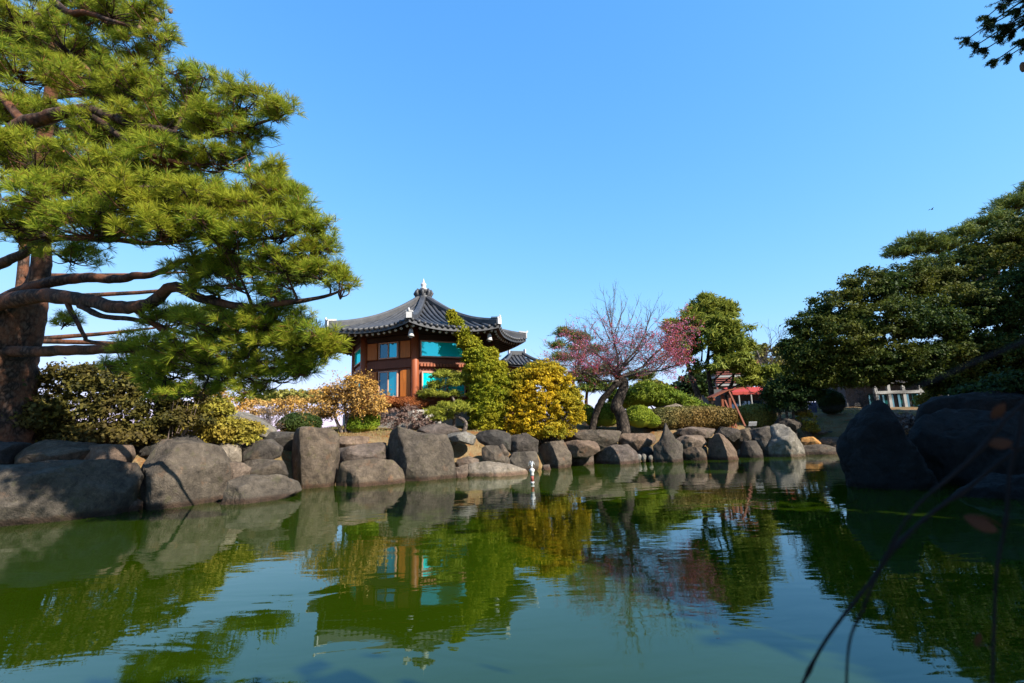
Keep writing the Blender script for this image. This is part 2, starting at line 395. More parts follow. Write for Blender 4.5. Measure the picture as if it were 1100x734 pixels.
# ------------------------------------------------------------------ boulders
def ico(sub):
    bm = bmesh.new(); bmesh.ops.create_icosphere(bm, subdivisions=sub, radius=1.0)
    V = np.array([v.co[:] for v in bm.verts]); F = np.array([[v.index for v in f.verts] for f in bm.faces]); bm.free(); return V, F
ICO = {k: ico(k) for k in (3, 4, 5, 6)}
def outline_radius(poly):
    c = poly.mean(0)
    for _ in range(1):                             # area centroid
        x, y = poly[:, 0], poly[:, 1]; x1, y1 = np.roll(x, -1), np.roll(y, -1); k = x*y1-x1*y; A = k.sum()/2
        c = np.array([((x+x1)*k).sum()/(6*A), ((y+y1)*k).sum()/(6*A)])
    th = np.linspace(-np.pi, np.pi, 361)[:-1]; r = np.zeros(360)
    A = poly-c; B = np.roll(poly, -1, 0)-c
    for q, t in enumerate(th):
        d = np.array([math.cos(t), math.sin(t)]); best = 0
        for a, b in zip(A, B):
            e = b-a; den = d[0]*e[1]-d[1]*e[0]
            if abs(den) < 1e-9: continue
            s = (a[0]*e[1]-a[1]*e[0])/den; w = (a[0]*d[1]-a[1]*d[0])/den
            if s > 0 and -1e-6 <= w <= 1+1e-6: best = max(best, s)
        r[q] = best
    r[r == 0] = r[r > 0].mean()
    k = np.array([1, 2, 3, 2, 1.0]); k /= k.sum()
    r = sum(np.roll(r, s)*w for s, w in zip(range(-2, 3), k))
    return c, r
def rock(label, poly, Y=None, mat='rock', seed=0, depth=None, boxy=3.0, cuts=None, rough=1.0, skew=0.0, cat='boulder', name='boulder', group='boulders along the pond bank', sub=None):
    poly = np.array(poly, float)
    water = Y is None
    if water:                                      # it stands in the water: distance from its waterline
        b = poly[np.argsort(-poly[:, 1])[:2]].mean(0); Y = at_z(b[0], b[1], 0.0)[1]
    wpx = np.ptp(poly[:, 0])*mpp(Y); hpx = np.ptp(poly[:, 1])*mpp(Y)
    if depth is None: depth = max(0.75*wpx, min(hpx, wpx))
    Yc = Y+depth*(0.34 if water else 0.15)
    xc = at(poly[:, 0].mean(), poly[:, 1].mean(), Yc)[0]
    W = []
    for px, py in poly:
        d = ray(px, py); k = d[0]/d[1]; yy = (Yc-skew*xc)/(1-skew*k); W.append(at(px, py, yy)[[0, 2]])
    W = np.array(W); py_ = poly[:, 1].copy()
    low = py_ > py_.max()-(0.30 if water else 0.14)*np.ptp(py_)
    if np.sum(W[:, 0]*np.roll(W[:, 1], -1)-np.roll(W[:, 0], -1)*W[:, 1]) < 0: W = W[::-1]; low = low[::-1]
    if water: W[:, 1] = np.where(low & (W[:, 1] < 0.5), np.minimum(W[:, 1], 0)-0.45, W[:, 1])
    else: W[:, 1] = np.where(low, W[:, 1]-0.15, W[:, 1])
    c, r = outline_radius(W); r = r*1.05
    w = np.ptp(W[:, 0]); h = np.ptp(W[:, 1])
    depth = depth*0.5
    if sub is None: sub = 6 if Y < 14 and w > 1.2 else (5 if w > 0.5 else 4)
    D, F = ICO[sub]; V = D.copy()
    rho = np.hypot(V[:, 0], V[:, 2]); th = np.arctan2(V[:, 2], V[:, 0])
    s = (rho**boxy+np.abs(V[:, 1])**boxy)**(-1.0/boxy)
    R = np.interp(th, np.linspace(-np.pi, np.pi, 361), np.append(r, r[0]))
    L = np.stack([rho*s*np.cos(th)*R, V[:, 1]*s*depth, rho*s*np.sin(th)*R], -1)
    rg = np.random.default_rng(100+seed)
    sc = np.array([w/2, depth, h/2])
    if cuts is None:
        cuts = [(-0.75, -0.65, 0.1, 0.78)] if rg.random() < 0.6 else []
        
    cuts = list(cuts)
    for _ in range(10 if rough > 0.5 and boxy > 2.3 else 0): cuts.append((rg.uniform(-0.9, 0.9), -rg.uniform(0.3, 1), rg.uniform(-0.4, 0.8), rg.uniform(0.72, 0.96)))
    for nx, ny, nz, off in cuts:
        n = np.array([nx, ny, nz]); n /= np.linalg.norm(n)
        q = (L/sc) @ n; ex = np.clip(q-off, 0, None)
        L = L-(ex*0.93)[:, None]*n*sc
    dirn = L/(np.linalg.norm(L/sc, axis=1, keepdims=True)*sc+1e-6)
    dirn /= np.linalg.norm(dirn, axis=1, keepdims=True)
    m = min(w, h, 1.6); Q = L+seed*3.7
    n1 = fbm(Q*1.5/m, seed, 3); n2 = fbm(Q*5.5/m, seed+9, 4); rid = 1-np.abs(fbm(Q*2.6/m, seed+5, 3))*1.6
    L = L+dirn*(rough*m*(0.030*n1+0.020*n2-0.07*np.clip(rid-0.80, 0, 1)))[:, None]
    off = np.array([c[0], Yc+skew*(c[0]-xc), c[1]]); L[:, 1] += skew*L[:, 0]
    mb = MB(); mb.add(L+off, F)
    return tag(mb.build(name, M[mat]), label, cat, group)
LT = (-0.85, -0.5, 0.0, 0.45)
ROCKS = [
 # left bank, under the pine
 ("huge long low boulder in dappled shade at the far left waterline, below the pine trunk", [(-60,500),(0,502),(65,497),(100,496),(134,499),(139,515),(133,535),(118,549),(60,556),(0,563),(-60,568)], None, dict(mat='rock',seed=1,skew=0.6,boxy=3.6,cuts=[(0.2,-1,0.5,0.85),(-0.3,-0.9,0.2,0.9),(0.6,-0.8,0.1,0.85)],depth=1.6)),
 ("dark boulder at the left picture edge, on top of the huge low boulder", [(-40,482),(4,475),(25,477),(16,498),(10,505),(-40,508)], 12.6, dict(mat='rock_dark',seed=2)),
 ("broad grey level-topped boulder between the huge low boulder and the old pine's shrubs", [(12,504),(28,480),(40,474),(88,477),(100,484),(101,500),(60,503)], 12.7, dict(mat='rock',seed=3,boxy=3.4)),
 ("small pinkish angular stone wedged left of the biggest left-bank boulder", [(95,500),(95,486),(103,479),(137,478),(140,490),(128,503),(110,503)], 12.9, dict(mat='rock_warm',seed=4)),
 ("flat dark ledge stone behind the top of the biggest left-bank boulder", [(148,484),(152,476),(168,470),(203,469),(214,476),(214,486)], 14.6, dict(mat='rock_dark',seed=5)),
 ("biggest rounded boulder of the left bank, its face dappled with pine shadow", [(139,482),(152,473),(190,477),(228,481),(237,497),(246,516),(238,528),(226,541),(190,546),(160,547),(149,541),(141,505)], None, dict(mat='rock',seed=6,skew=0.5,boxy=2.8,depth=1.9,cuts=[(-0.8,-0.55,-0.1,0.55),(0.35,-0.8,0.55,0.85),(0.7,-0.7,-0.1,0.85),(0.1,-1,-0.1,0.92)])),
 ("small round stone at the waterline left of the dappled big boulder", [(120,549),(124,538),(139,533),(150,539),(151,548),(137,551)], None, dict(mat='rock_warm',seed=7,boxy=2.2)),
 ("small pale block behind the right shoulder of the dappled big boulder", [(227,484),(238,477),(255,479),(257,496),(240,500)], 15.2, dict(mat='rock_pale',seed=8)),
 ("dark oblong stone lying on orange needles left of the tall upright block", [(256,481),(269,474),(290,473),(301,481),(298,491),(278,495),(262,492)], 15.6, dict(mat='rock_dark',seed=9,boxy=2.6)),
 ("pinkish rounded stone between the dappled big boulder and the sloping waterline wedge", [(234,500),(246,497),(258,498),(267,503),(264,515),(246,519)], 14.4, dict(mat='rock_warm',seed=10)),
 ("square grey block stacked over the sloping waterline wedge", [(257,496),(280,494),(300,496),(306,511),(288,516),(266,514)], 15.0, dict(mat='rock',seed=11,boxy=3.4)),
 ("low sloping wedge boulder at the waterline left of the tall upright block", [(224,541),(246,519),(262,513),(298,511),(316,518),(320,528),(280,537),(245,543)], None, dict(mat='rock',seed=12,skew=0.9,depth=1.2,cuts=[(-0.8,-0.6,0.1,0.5),(0.2,-0.75,0.65,0.7),(0.3,-1,-0.1,0.9)])),
 ("tall upright square block with a dark left face, left of the tan tree", [(300,508),(304,488),(312,466),(324,462),(350,463),(359,467),(358,492),(354,521),(322,528),(308,519)], None, dict(mat='rock',seed=13,boxy=4.5,depth=1.3,cuts=[(-0.86,-0.5,0.0,0.36),(0.25,-1,0.12,0.86),(0.8,-0.6,0.0,0.9)])),
 ("dark low boulder in shadow right behind the tall upright block", [(274,474),(290,464),(318,465),(316,482),(300,486)], 17.6, dict(mat='rock_dark',seed=14)),
 ("thin ledge stone at grass level between the tall upright block and the double-humped boulder", [(358,482),(359,469),(396,469),(393,477),(372,482)], 19.0, dict(mat='rock_warm',seed=15)),
 ("long flat stone in the middle of three layers right of the tall upright block", [(358,494),(359,483),(395,477),(411,476),(413,493),(390,497)], 18.2, dict(mat='rock_warm',seed=16,boxy=4)),
 ("smooth low whale-backed boulder at the waterline left of the double-humped boulder", [(353,524),(359,506),(368,497),(400,494),(420,496),(430,505),(437,518),(395,522)], None, dict(mat='rock',seed=17,skew=0.3,boxy=2.6,depth=1.3,cuts=[(-0.85,-0.5,0,0.52),(0.2,-0.8,0.6,0.8)])),
 ("largest boulder of the middle bank, double humped with a peak on its left", [(411,480),(418,466),(428,459),(440,463),(450,467),(478,468),(485,485),(489,513),(460,517),(440,516),(425,502),(413,496)], None, dict(mat='rock',seed=18,boxy=2.8,depth=1.7,cuts=[(-0.86,-0.5,0.05,0.62),(0.1,-1,0.1,0.88),(0.7,-0.7,0.2,0.85)])),
 ("arched flat slab capping the bank behind the double-humped boulder", [(444,465),(454,458),(475,455),(489,459),(494,464),(470,466)], 20.6, dict(mat='rock_warm',seed=19,boxy=2.4)),
 ("pale flat stone just right of the double-humped boulder top", [(477,472),(479,466),(500,464),(511,469),(508,474)], 19.8, dict(mat='rock_pale',seed=20)),
 ("dark overhanging boulder right beside the double-humped boulder", [(483,478),(487,472),(505,471),(521,475),(522,487),(506,496),(498,502),(486,503)], None, dict(mat='rock_dark',seed=21)),
 ("grey cube-like stone between the overhanging dark boulder and the shore gap", [(518,482),(522,479),(535,479),(543,492),(541,499),(525,497),(518,492)], 19.6, dict(mat='rock',seed=22,boxy=3.6)),
 ("small pink stone at the waterline right of the double-humped boulder", [(483,513),(488,503),(503,499),(503,508),(496,514)], None, dict(mat='rock_warm',seed=23,boxy=2.4)),
 ("long pale flat-topped stone sloping into the water left of the small white fountain spout", [(500,511),(505,499),(525,496),(550,500),(566,505),(567,509),(515,514)], None, dict(mat='rock_pale',seed=24,boxy=2.5,depth=1.0)),
 ("small upright stone at the top of the shore gap under the leaning evergreen", [(534,481),(540,477),(547,487),(543,493)], 20.3, dict(mat='rock_warm',seed=25)),
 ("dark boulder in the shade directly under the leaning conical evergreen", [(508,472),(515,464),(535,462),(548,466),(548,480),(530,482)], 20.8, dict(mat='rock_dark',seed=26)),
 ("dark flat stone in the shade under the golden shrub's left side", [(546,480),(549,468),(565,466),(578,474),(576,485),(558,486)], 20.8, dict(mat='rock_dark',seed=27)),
 ("grey block standing in the water right behind the small white fountain spout", [(544,498),(552,487),(577,485),(578,497),(574,506),(556,507)], None, dict(mat='rock',seed=28,boxy=3.6)),
 ("pale-faced boulder below the golden shrub with a deep dark left face", [(571,484),(585,476),(605,474),(612,487),(612,502),(595,504),(580,499)], None, dict(mat='rock',seed=29,boxy=3.4,depth=1.5,cuts=[(-0.83,-0.55,0.12,0.28),(0.3,-1,0.2,0.88)])),
 ("tiny pink stone in the water in front of the dark-sided boulder under the golden shrub", [(578,505),(583,500),(590,499),(596,505)], None, dict(mat='rock_warm',seed=30,boxy=2.2)),
 ("upper reddish slab of the stacked pair under the plum tree's left side", [(606,476),(620,473),(640,474),(644,484),(630,488),(615,487)], 21.6, dict(mat='rock_warm',seed=31)),
 ("lower flat slab at the waterline of the stacked pair under the plum tree's left side", [(611,501),(613,490),(637,488),(638,499)], None, dict(mat='rock_warm',seed=32,boxy=4)),
 ("rounded boulder in the water below the plum tree's twin trunks", [(636,499),(642,487),(655,479),(675,478),(683,486),(684,497),(660,500)], None, dict(mat='rock_warm',seed=33,boxy=3.0,cuts=[(-0.85,-0.5,0.05,0.4),(0.3,-1,0.1,0.85)])),
 ("long low stone forming the bank edge at the foot of the plum tree", [(604,474),(605,467),(625,463),(645,462),(666,463),(662,475),(645,481),(625,475)], 22.8, dict(mat='rock',seed=34)),
 ("flat-bottomed stone on the bank between the plum tree foot and the pointed rock", [(664,472),(670,466),(700,466),(704,473),(690,480),(672,480)], 23.4, dict(mat='rock_warm',seed=35)),
 ("dark little block just left of the pointed rock, above three pebbles", [(683,484),(686,480),(702,479),(703,491),(684,491)], 23.3, dict(mat='rock_dark',seed=36)),
 ("pointed rock with a sharp thin spire rising above the bank", [(702,480),(709,474),(713,464),(716,452),(719,463),(725,472),(732,478),(735,490),(728,497),(710,497),(703,491)], None, dict(mat='rock',seed=37,boxy=2.6,depth=0.9,cuts=[(-0.7,-0.7,0.2,0.6),(0.6,-0.8,0.3,0.6)],rough=0.7)),
 ("slanting slab leaning against the right side of the pointed rock", [(724,474),(735,468),(762,468),(758,476),(745,481),(731,481)], 23.4, dict(mat='rock_warm',seed=38)),
 ("low square block in the water between the pointed rock and the humped boulder", [(735,494),(736,481),(762,480),(764,492),(747,496)], None, dict(mat='rock',seed=39,boxy=3.8)),
 ("humped boulder sloping right into the water below the long clipped hedge", [(762,492),(764,473),(772,466),(785,475),(791,485),(792,493),(770,496)], None, dict(mat='rock_warm',seed=40,cuts=[(-0.85,-0.5,0.1,0.45),(0.6,-0.7,0.45,0.6)])),
 ("flat weathered stone on the bank top in front of the long clipped hedge", [(728,467),(731,461),(745,459),(768,461),(767,468),(745,470)], 24.2, dict(mat='rock_warm',seed=41)),
 ("pale lumpy stone at the bank top near the foot of the red frame's brace", [(769,467),(775,459),(790,461),(797,467),(785,472)], 24.2, dict(mat='rock_dark',seed=42)),
 ("tiny pale stone at the waterline right of the humped boulder", [(791,491),(793,483),(800,485),(799,491)], None, dict(mat='rock_pale',seed=43)),
 ("grey boulder on the bank below the small white sign", [(788,472),(792,463),(805,460),(809,470),(805,480),(793,479)], 24.4, dict(mat='rock',seed=44)),
 ("dark recessed boulder at the water left of the tall streaked stone", [(793,491),(800,475),(814,474),(822,490),(808,493)], None, dict(mat='rock_dark',seed=45)),
 ("narrow grey stone leaning on the left side of the tall streaked stone", [(804,463),(826,458),(826,478),(822,490),(812,476)], 24.0, dict(mat='rock',seed=46)),
 ("tall pale streaked stone with steep furrows at the water, under the dark lens-shaped tree", [(821,491),(826,466),(836,457),(850,457),(857,470),(859,488),(840,492)], None, dict(mat='rock_pale',seed=47,boxy=4,rough=1.4)),
 ("mossy flat stepping stone lowest at the waterline right of the tall streaked stone", [(859,485),(866,479),(885,478),(900,483),(895,488),(870,489)], None, dict(mat='rock',seed=48,boxy=2.6)),
 ("small orange rust-coloured stone right of the tall streaked stone", [(857,479),(862,471),(875,469),(881,473),(880,480),(865,481)], 25.2, dict(mat='rock_orange',seed=49)),
 ("rounded grey step stone right beside the small orange stone", [(880,474),(886,470),(900,470),(908,473),(906,479),(893,481)], 25.4, dict(mat='rock_warm',seed=50)),
 ("thin flat slab above the small orange stone on the landing", [(866,466),(870,462),(886,461),(890,465),(875,468)], 26.4, dict(mat='rock_warm',seed=51)),
 ("topmost wide flat step stone of the landing, below the small round clipped bush", [(878,462),(882,456),(892,453),(910,454),(917,459),(905,462)], 27.6, dict(mat='rock_warm',seed=52)),
 ("dark wide step stone in the middle of the landing, left of the tall shaded boulder", [(884,471),(886,464),(914,461),(918,470),(900,473)], 26.2, dict(mat='rock_dark',seed=53)),
 ("pale flat step stone at the waterline touching the tall shaded boulder's left edge", [(896,488),(902,479),(918,477),(918,488)], None, dict(mat='rock_pale',seed=54)),
 # filler stones in the gaps of the wall
 ("rounded brown stone filling the gap above the small pink waterline stone", [(489,503),(492,494),(503,491),(514,494),(513,503),(500,506)], 19.6, dict(mat='rock_warm',seed=81)),
 ("flat grey stone behind the pale flat-topped stone, below the leaning evergreen", [(516,497),(524,488),(541,489),(551,495),(548,501),(530,501)], 20.3, dict(mat='rock',seed=82)),
 ("low brown stone in the gap between the dark-sided boulder and the stacked pair", [(603,487),(606,477),(617,477),(618,488),(610,491)], 22.2, dict(mat='rock_warm',seed=83)),
 ("small grey stone between the tall upright block's foot and the whale-backed boulder", [(353,512),(357,500),(366,499),(369,509),(362,515)], 18.4, dict(mat='rock',seed=84)),
 ("narrow dark stone filling the gap left of the dappled big boulder", [(132,520),(134,500),(144,497),(150,512),(146,528),(137,530)], 13.6, dict(mat='rock_dark',seed=85)),
 ("brown stone wedged between the rounded plum-tree boulder and the dark little block", [(676,484),(680,475),(692,476),(694,486),(684,489)], 23.6, dict(mat='rock_warm',seed=86)),
 # right bank, in the shade
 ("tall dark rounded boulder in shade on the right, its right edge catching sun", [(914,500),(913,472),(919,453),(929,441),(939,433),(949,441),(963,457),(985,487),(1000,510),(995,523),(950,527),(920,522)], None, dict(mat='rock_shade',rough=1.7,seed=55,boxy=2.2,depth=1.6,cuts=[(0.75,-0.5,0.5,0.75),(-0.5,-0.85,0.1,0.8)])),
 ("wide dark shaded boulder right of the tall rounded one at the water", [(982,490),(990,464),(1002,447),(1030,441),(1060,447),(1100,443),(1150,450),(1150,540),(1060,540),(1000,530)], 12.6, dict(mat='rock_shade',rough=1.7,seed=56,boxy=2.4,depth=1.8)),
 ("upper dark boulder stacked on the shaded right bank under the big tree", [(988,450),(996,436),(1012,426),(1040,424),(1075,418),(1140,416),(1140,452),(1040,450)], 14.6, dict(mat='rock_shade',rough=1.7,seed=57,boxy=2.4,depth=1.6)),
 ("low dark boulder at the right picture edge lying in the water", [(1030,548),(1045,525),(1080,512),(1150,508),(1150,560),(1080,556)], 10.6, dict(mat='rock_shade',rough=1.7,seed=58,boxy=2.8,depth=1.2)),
 # behind the bank
 ("long pale slab sloping down to the right among yellow shrubs on the left", [(237,449),(245,441),(262,443),(280,452),(293,461),(292,466),(262,460)], 17.5, dict(mat='rock_pale',seed=59,boxy=2.6,group=None)),
 ("domed pale grey stone half hidden between juniper mound and long clipped hedge", [(700,446),(708,437),(722,431),(740,434),(756,445),(756,450),(705,450)], 27.0, dict(mat='rock_pale',seed=60,boxy=2.4,group=None)),
 ("low dark stone slab at the foot of the dark lens-shaped tree", [(832,458),(838,450),(856,449),(860,456),(850,460)], 25.4, dict(mat='rock_dark',seed=61,group=None)),
]
for lab, poly, Y, kw in ROCKS: rock(lab, poly, Y, **kw)
for (px, py, r_, k), lab in zip([(686, 491, 3.2, 71), (691.5, 490.5, 2.8, 72), (699, 491.5, 2.6, 73)],
        ["leftmost and largest of the three round pebbles left of the pointed rock", "middle of the three round pebbles left of the pointed rock", "rightmost and smallest of the three round pebbles left of the pointed rock"]):
    a = np.linspace(0, 2*np.pi, 12, endpoint=False)
    rock(lab, [(px+r_*math.cos(t), py+r_*math.sin(t)) for t in a], 22.6, mat='rock_pale', seed=k, boxy=2.0, cuts=[], cat='pebble', name='pebble', group='pebbles by the pointed rock', sub=4)
# ------------------------------------------------------------------ foliage builders
def unit(a): return a/(np.linalg.norm(a, axis=-1, keepdims=True)+1e-9)
def quads(C, Nn, L, Wd, rg, along=None):
    """leaf-shaped quads: centre C, facing Nn, length L, width Wd"""
    n = len(C); Nn = unit(Nn)
    a = along if along is not None else rg.normal(size=(n, 3))
    Tn = unit(a-Nn*np.sum(a*Nn, 1, keepdims=True)); B = np.cross(Nn, Tn)
    L = np.broadcast_to(L, (n,))[:, None]; Wd = np.broadcast_to(Wd, (n,))[:, None]
    V = np.stack([C-Tn*L*0.5, C+B*Wd*0.5-Tn*L*0.05, C+Tn*L*0.5, C-B*Wd*0.5-Tn*L*0.05], 1).reshape(-1, 3)
    return V, np.arange(4*n).reshape(n, 4)
def blob(px, py, rx, ry, Y, dy=None, ry_m=None):
    """a crown lump seen at pixel px,py with pixel radii rx,ry standing at distance Y"""
    c = at(px, py, Y); k = mpp(Y)
    return (c[0], c[1], c[2], rx*k, (dy if dy else 0.8*max(rx, ry)*k), ry*k)
def shell_points(b, n, rg, inner=0.72, low=-0.55):
    u = unit(rg.normal(size=(n*3, 3))); u = u[u[:, 2] > low+0.3*rg.random(len(u))][:n]
    r = rg.uniform(inner, 1.0, len(u))[:, None]
    c = np.array(b[:3]); s = np.array(b[3:])
    return c+u*s*r, u
def crown(mb, blobs, leaf, clumps, per, rg, rc=0.22, aspect=0.55, flat=0.6, inner=0.6, low=-0.7, spray=False, drop=0.15, upb=0.5):
    """leaf clumps spread through each lump's volume, with holes between clumps"""
    leaf = leaf*1.25; per = per*2.0; aspect = min(aspect*1.15, 0.62)
    for b in blobs:
        C, U = shell_points(b, clumps, rg, inner, low)
        keep = (fbm(C*1.1/rc*0.25, 7, 2) > -0.75+drop) ; C = C[keep]; U = U[keep]
        if not len(C): continue
        k = rg.poisson(per, len(C))+1
        I = np.repeat(np.arange(len(C)), k); n = len(I)
        sz = rc*rg.uniform(0.6, 1.25, len(C))[I][:, None]
        off = rg.normal(size=(n, 3))*0.5*sz; off[:, 2] *= flat
        P = C[I]+off
        out = unit(U[I]*0.8+unit(off)*0.6+np.array([0, 0, 0.25]))
        L = leaf*np.clip(rg.lognormal(-0.05, 0.34, n), 0.4, 2.0)
        if spray:
            nn = unit(rg.normal(size=(n, 3))*0.8+np.array([0, 0, upb])+U[I]*0.3)
            V, F = quads(P, nn, L, L*aspect, rg, along=out+rg.normal(size=(n, 3))*0.45)
        else:
            nn = unit(U[I]*0.5+rg.normal(size=(n, 3))*0.75+np.array([0, 0, upb]))
            V, F = quads(P, nn, L, L*aspect, rg)
        mb.add(V, F, 0, False)
def solid_leafy(mb, b, leaf, n, rg, bump=0.06, seed=0, low=-0.35, boxy=2.0):
    """a clipped shrub: an inner leafy body plus a dense coat of small leaves standing off it"""
    D, F = ICO[5]; c = np.array(b[:3]); s = np.array(b[3:])
    def shape(u): return u/((np.abs(u)**boxy).sum(1)**(1.0/boxy))[:, None]
    k = 0.88+bump*fbm(shape(D)*s*2.2/max(0.5, s.mean()), seed, 4)
    mb.add(c+shape(D)*s*k[:, None], F)
    u = unit(rg.normal(size=(int(n*1.9), 3))*np.array([max(1, s[0]/s[2])**0.5 if boxy > 2 else 1, 1, 1])); u = u[u[:, 2] > low][:n]
    sh_ = shape(u); kk = 0.90+bump*fbm(sh_*s*2.2/max(0.5, s.mean()), seed, 4)+np.abs(rg.normal(size=len(u)))*0.045-0.02
    P = c+sh_*s*kk[:, None]
    V, Fq = quads(P, unit(unit(sh_/s)*0.8+rg.normal(size=u.shape)*0.7), 1.5*leaf*rg.uniform(0.6, 1.3, len(u)), 0.85*leaf*rg.uniform(0.7, 1.2, len(u)), rg)
    mb.add(V, Fq, 0, False)
def needle_tufts(mb, C, A, L, n, rg, w=0.0022, spread=0.95, droop=0.12):
    """pine tufts: n needles fanned about axis A at every point of C"""
    m = len(C); A = unit(A)
    I = np.repeat(np.arange(m), n); k = len(I)
    r = rg.normal(size=(k, 3)); r = unit(r-A[I]*np.sum(r*A[I], 1, keepdims=True))
    t = spread*np.sqrt(rg.random(k))[:, None]*1.25
    d = unit(A[I]*np.cos(t)+r*np.sin(t))
    Ln = (L*rg.uniform(0.62, 1.18, m)[I]*rg.uniform(0.8, 1.12, k))[:, None]
    base = C[I]+A[I]*rg.uniform(-0.03, 0.035, k)[:, None]
    side = unit(np.cross(d, rg.normal(size=(k, 3))))*w
    mid = base+d*Ln*0.55; tip = base+d*Ln; tip[:, 2] -= droop*Ln[:, 0]; mid[:, 2] -= droop*0.25*Ln[:, 0]
    V = np.stack([base-side*0.6, base+side*0.6, mid+side, tip, mid-side], 1).reshape(-1, 3)
    mb.add(V, np.arange(5*k).reshape(k, 5), 0, False)
def limb(mb, pts, r0, r1, n=18, sides=8, rough=0.08, seed=0, wob=0.0):
    P = smooth_path(pts, n)
    if wob: P = P+wob*np.stack([vnoise(P*2.2, seed), vnoise(P*2.2, seed+1), vnoise(P*2.2, seed+2)], -1)*np.linspace(0.2, 1, n)[:, None]
    R = np.linspace(r0, r1, n)
    tube(mb, P, R, sides, 0, rough, True, seed); return P, R
def pxpath(lst): return [at(*p) for p in lst]
def simple_tree(name, label, cat, blobs, mat, leaf, clumps, per, trunk=None, trunk_r=(0.15, 0.05), bark_='bark_dark', group=None, seed=0, base=None, limbs=True, **kw):
    rg = np.random.default_rng(seed+500)
    b0 = np.array(blobs)
    if base is None:
        base = trunk[0] if trunk is not None else np.array([b0[:, 0].mean(), b0[:, 1].mean(), 0])
        if trunk is None: base = np.array([base[0], base[1], g1(base[0], base[1])-0.05])
    root = empty(name, base, label, cat, group)
    cm = MB(); crown(cm, blobs, leaf, clumps, per, rg, **kw); 
    cm.build('crown', M[mat], root)
    tm = MB()
    if trunk is None:
        top = b0[np.argmax(b0[:, 2])][:3]; trunk = [np.array(base), (np.array(base)+top)/2+rg.normal(size=3)*0.1, np.array(top)]
    P, R = limb(tm, trunk, trunk_r[0], trunk_r[1], 16, 9, 0.1, seed, 0.05)
    tm.build('trunk', M[bark_], root)
    if limbs:
        lm = MB()
        for b in blobs:
            q = np.array(b[:3]); i = np.argmin(np.linalg.norm(P-q, axis=1)+np.where(P[:, 2] > q[2], 2.0, 0)); i = max(3, min(i, len(P)-2))
            mid = (P[i]+q)/2+np.array([0, 0, -0.06])*np.linalg.norm(P[i]-q)
            limb(lm, [P[i], mid, q], max(R[i]*0.55, 0.012), 0.01, 9, 6, 0.1, seed, 0.03)
            for _ in range(5):
                e = q+unit(rg.normal(size=3))*np.array(b[3:])*0.8
                limb(lm, [mid, (q+e)/2, e], max(R[i]*0.22, 0.008), 0.004, 6, 4, 0, seed)
        lm.build('branch', M[bark_], root)
    return root
def shrub(name, label, blobs, mat, leaf, clumps, per, group=None, seed=0, cat='shrub', stems=4, bark_='twig', stem_r=0.018, **kw):
    rg = np.random.default_rng(seed+900); b0 = np.array(blobs)
    x, y = b0[:, 0].mean(), b0[:, 1].mean(); z = g1(x, y)-0.05
    root = empty(name, (x, y, z), label, cat, group)
    cm = MB(); crown(cm, blobs, leaf, clumps, per, rg, **kw); cm.build('foliage', M[mat], root)
    sm = MB()
    for b in blobs:
        for k in range(stems):
            e = np.array(b[:3])+unit(rg.normal(size=3))*np.array(b[3:])*rg.uniform(0.5, 0.95); e[2] = max(e[2], b[2]-0.2*b[5])
            s = np.array([x*0.35+b[0]*0.65+rg.normal()*0.08, y*0.35+b[1]*0.65+rg.normal()*0.08, 0]); s[2] = g1(s[0], s[1])-0.05
            limb(sm, [s, (s+e)/2+rg.normal(size=3)*0.05+np.array([0, 0, 0.1]), e], stem_r, 0.004, 8, 5, 0.1, k, 0.03)
    if stems: sm.build('stem', M[bark_], root)
    return root
def clipped(name, label, blobs, mat, leaf, n, group=None, seed=0, cat='shrub', low=-0.35, bump=0.06, boxy=2.0):
    rg = np.random.default_rng(seed+1300); mb = MB()
    for k, b in enumerate(blobs): solid_leafy(mb, b, leaf, n, rg, bump, seed+k, low, boxy)
    b0 = np.array(blobs); x, y = b0[:, 0].mean(), b0[:, 1].mean()
    return tag(mb.build(name, M[mat], origin=(x, y, g1(x, y))), label, cat, group)
def twig_tree(mb, start, direction, L, r, rg, depth, up=0.25, kids=(3, 5), spread=0.7, ends=None, sides=4):
    """recursive bare branching; collects twig points in ends"""
    n = 6; P = [np.asarray(start, float)]; d = unit(np.asarray(direction, float))
    for i in range(n):
        d = unit(d+rg.normal(size=3)*0.16+np.array([0, 0, up*0.14])); P.append(P[-1]+d*L/n)
    P = np.array(P); tube(mb, P, np.linspace(r, r*0.5, n+1), max(3, sides), 0, 0.0, False)
    if ends is not None and depth <= 2: ends.append((P, depth))
    if depth == 0: return
    for k in range(rg.integers(*kids)):
        i = rg.integers(2, n+1); dd = unit(d*0.8+unit(rg.normal(size=3))*spread+np.array([0, 0, up]))
        twig_tree(mb, P[i], dd, L*rg.uniform(0.5, 0.8), r*0.55, rg, depth-1, up, kids, spread, ends, sides-1)

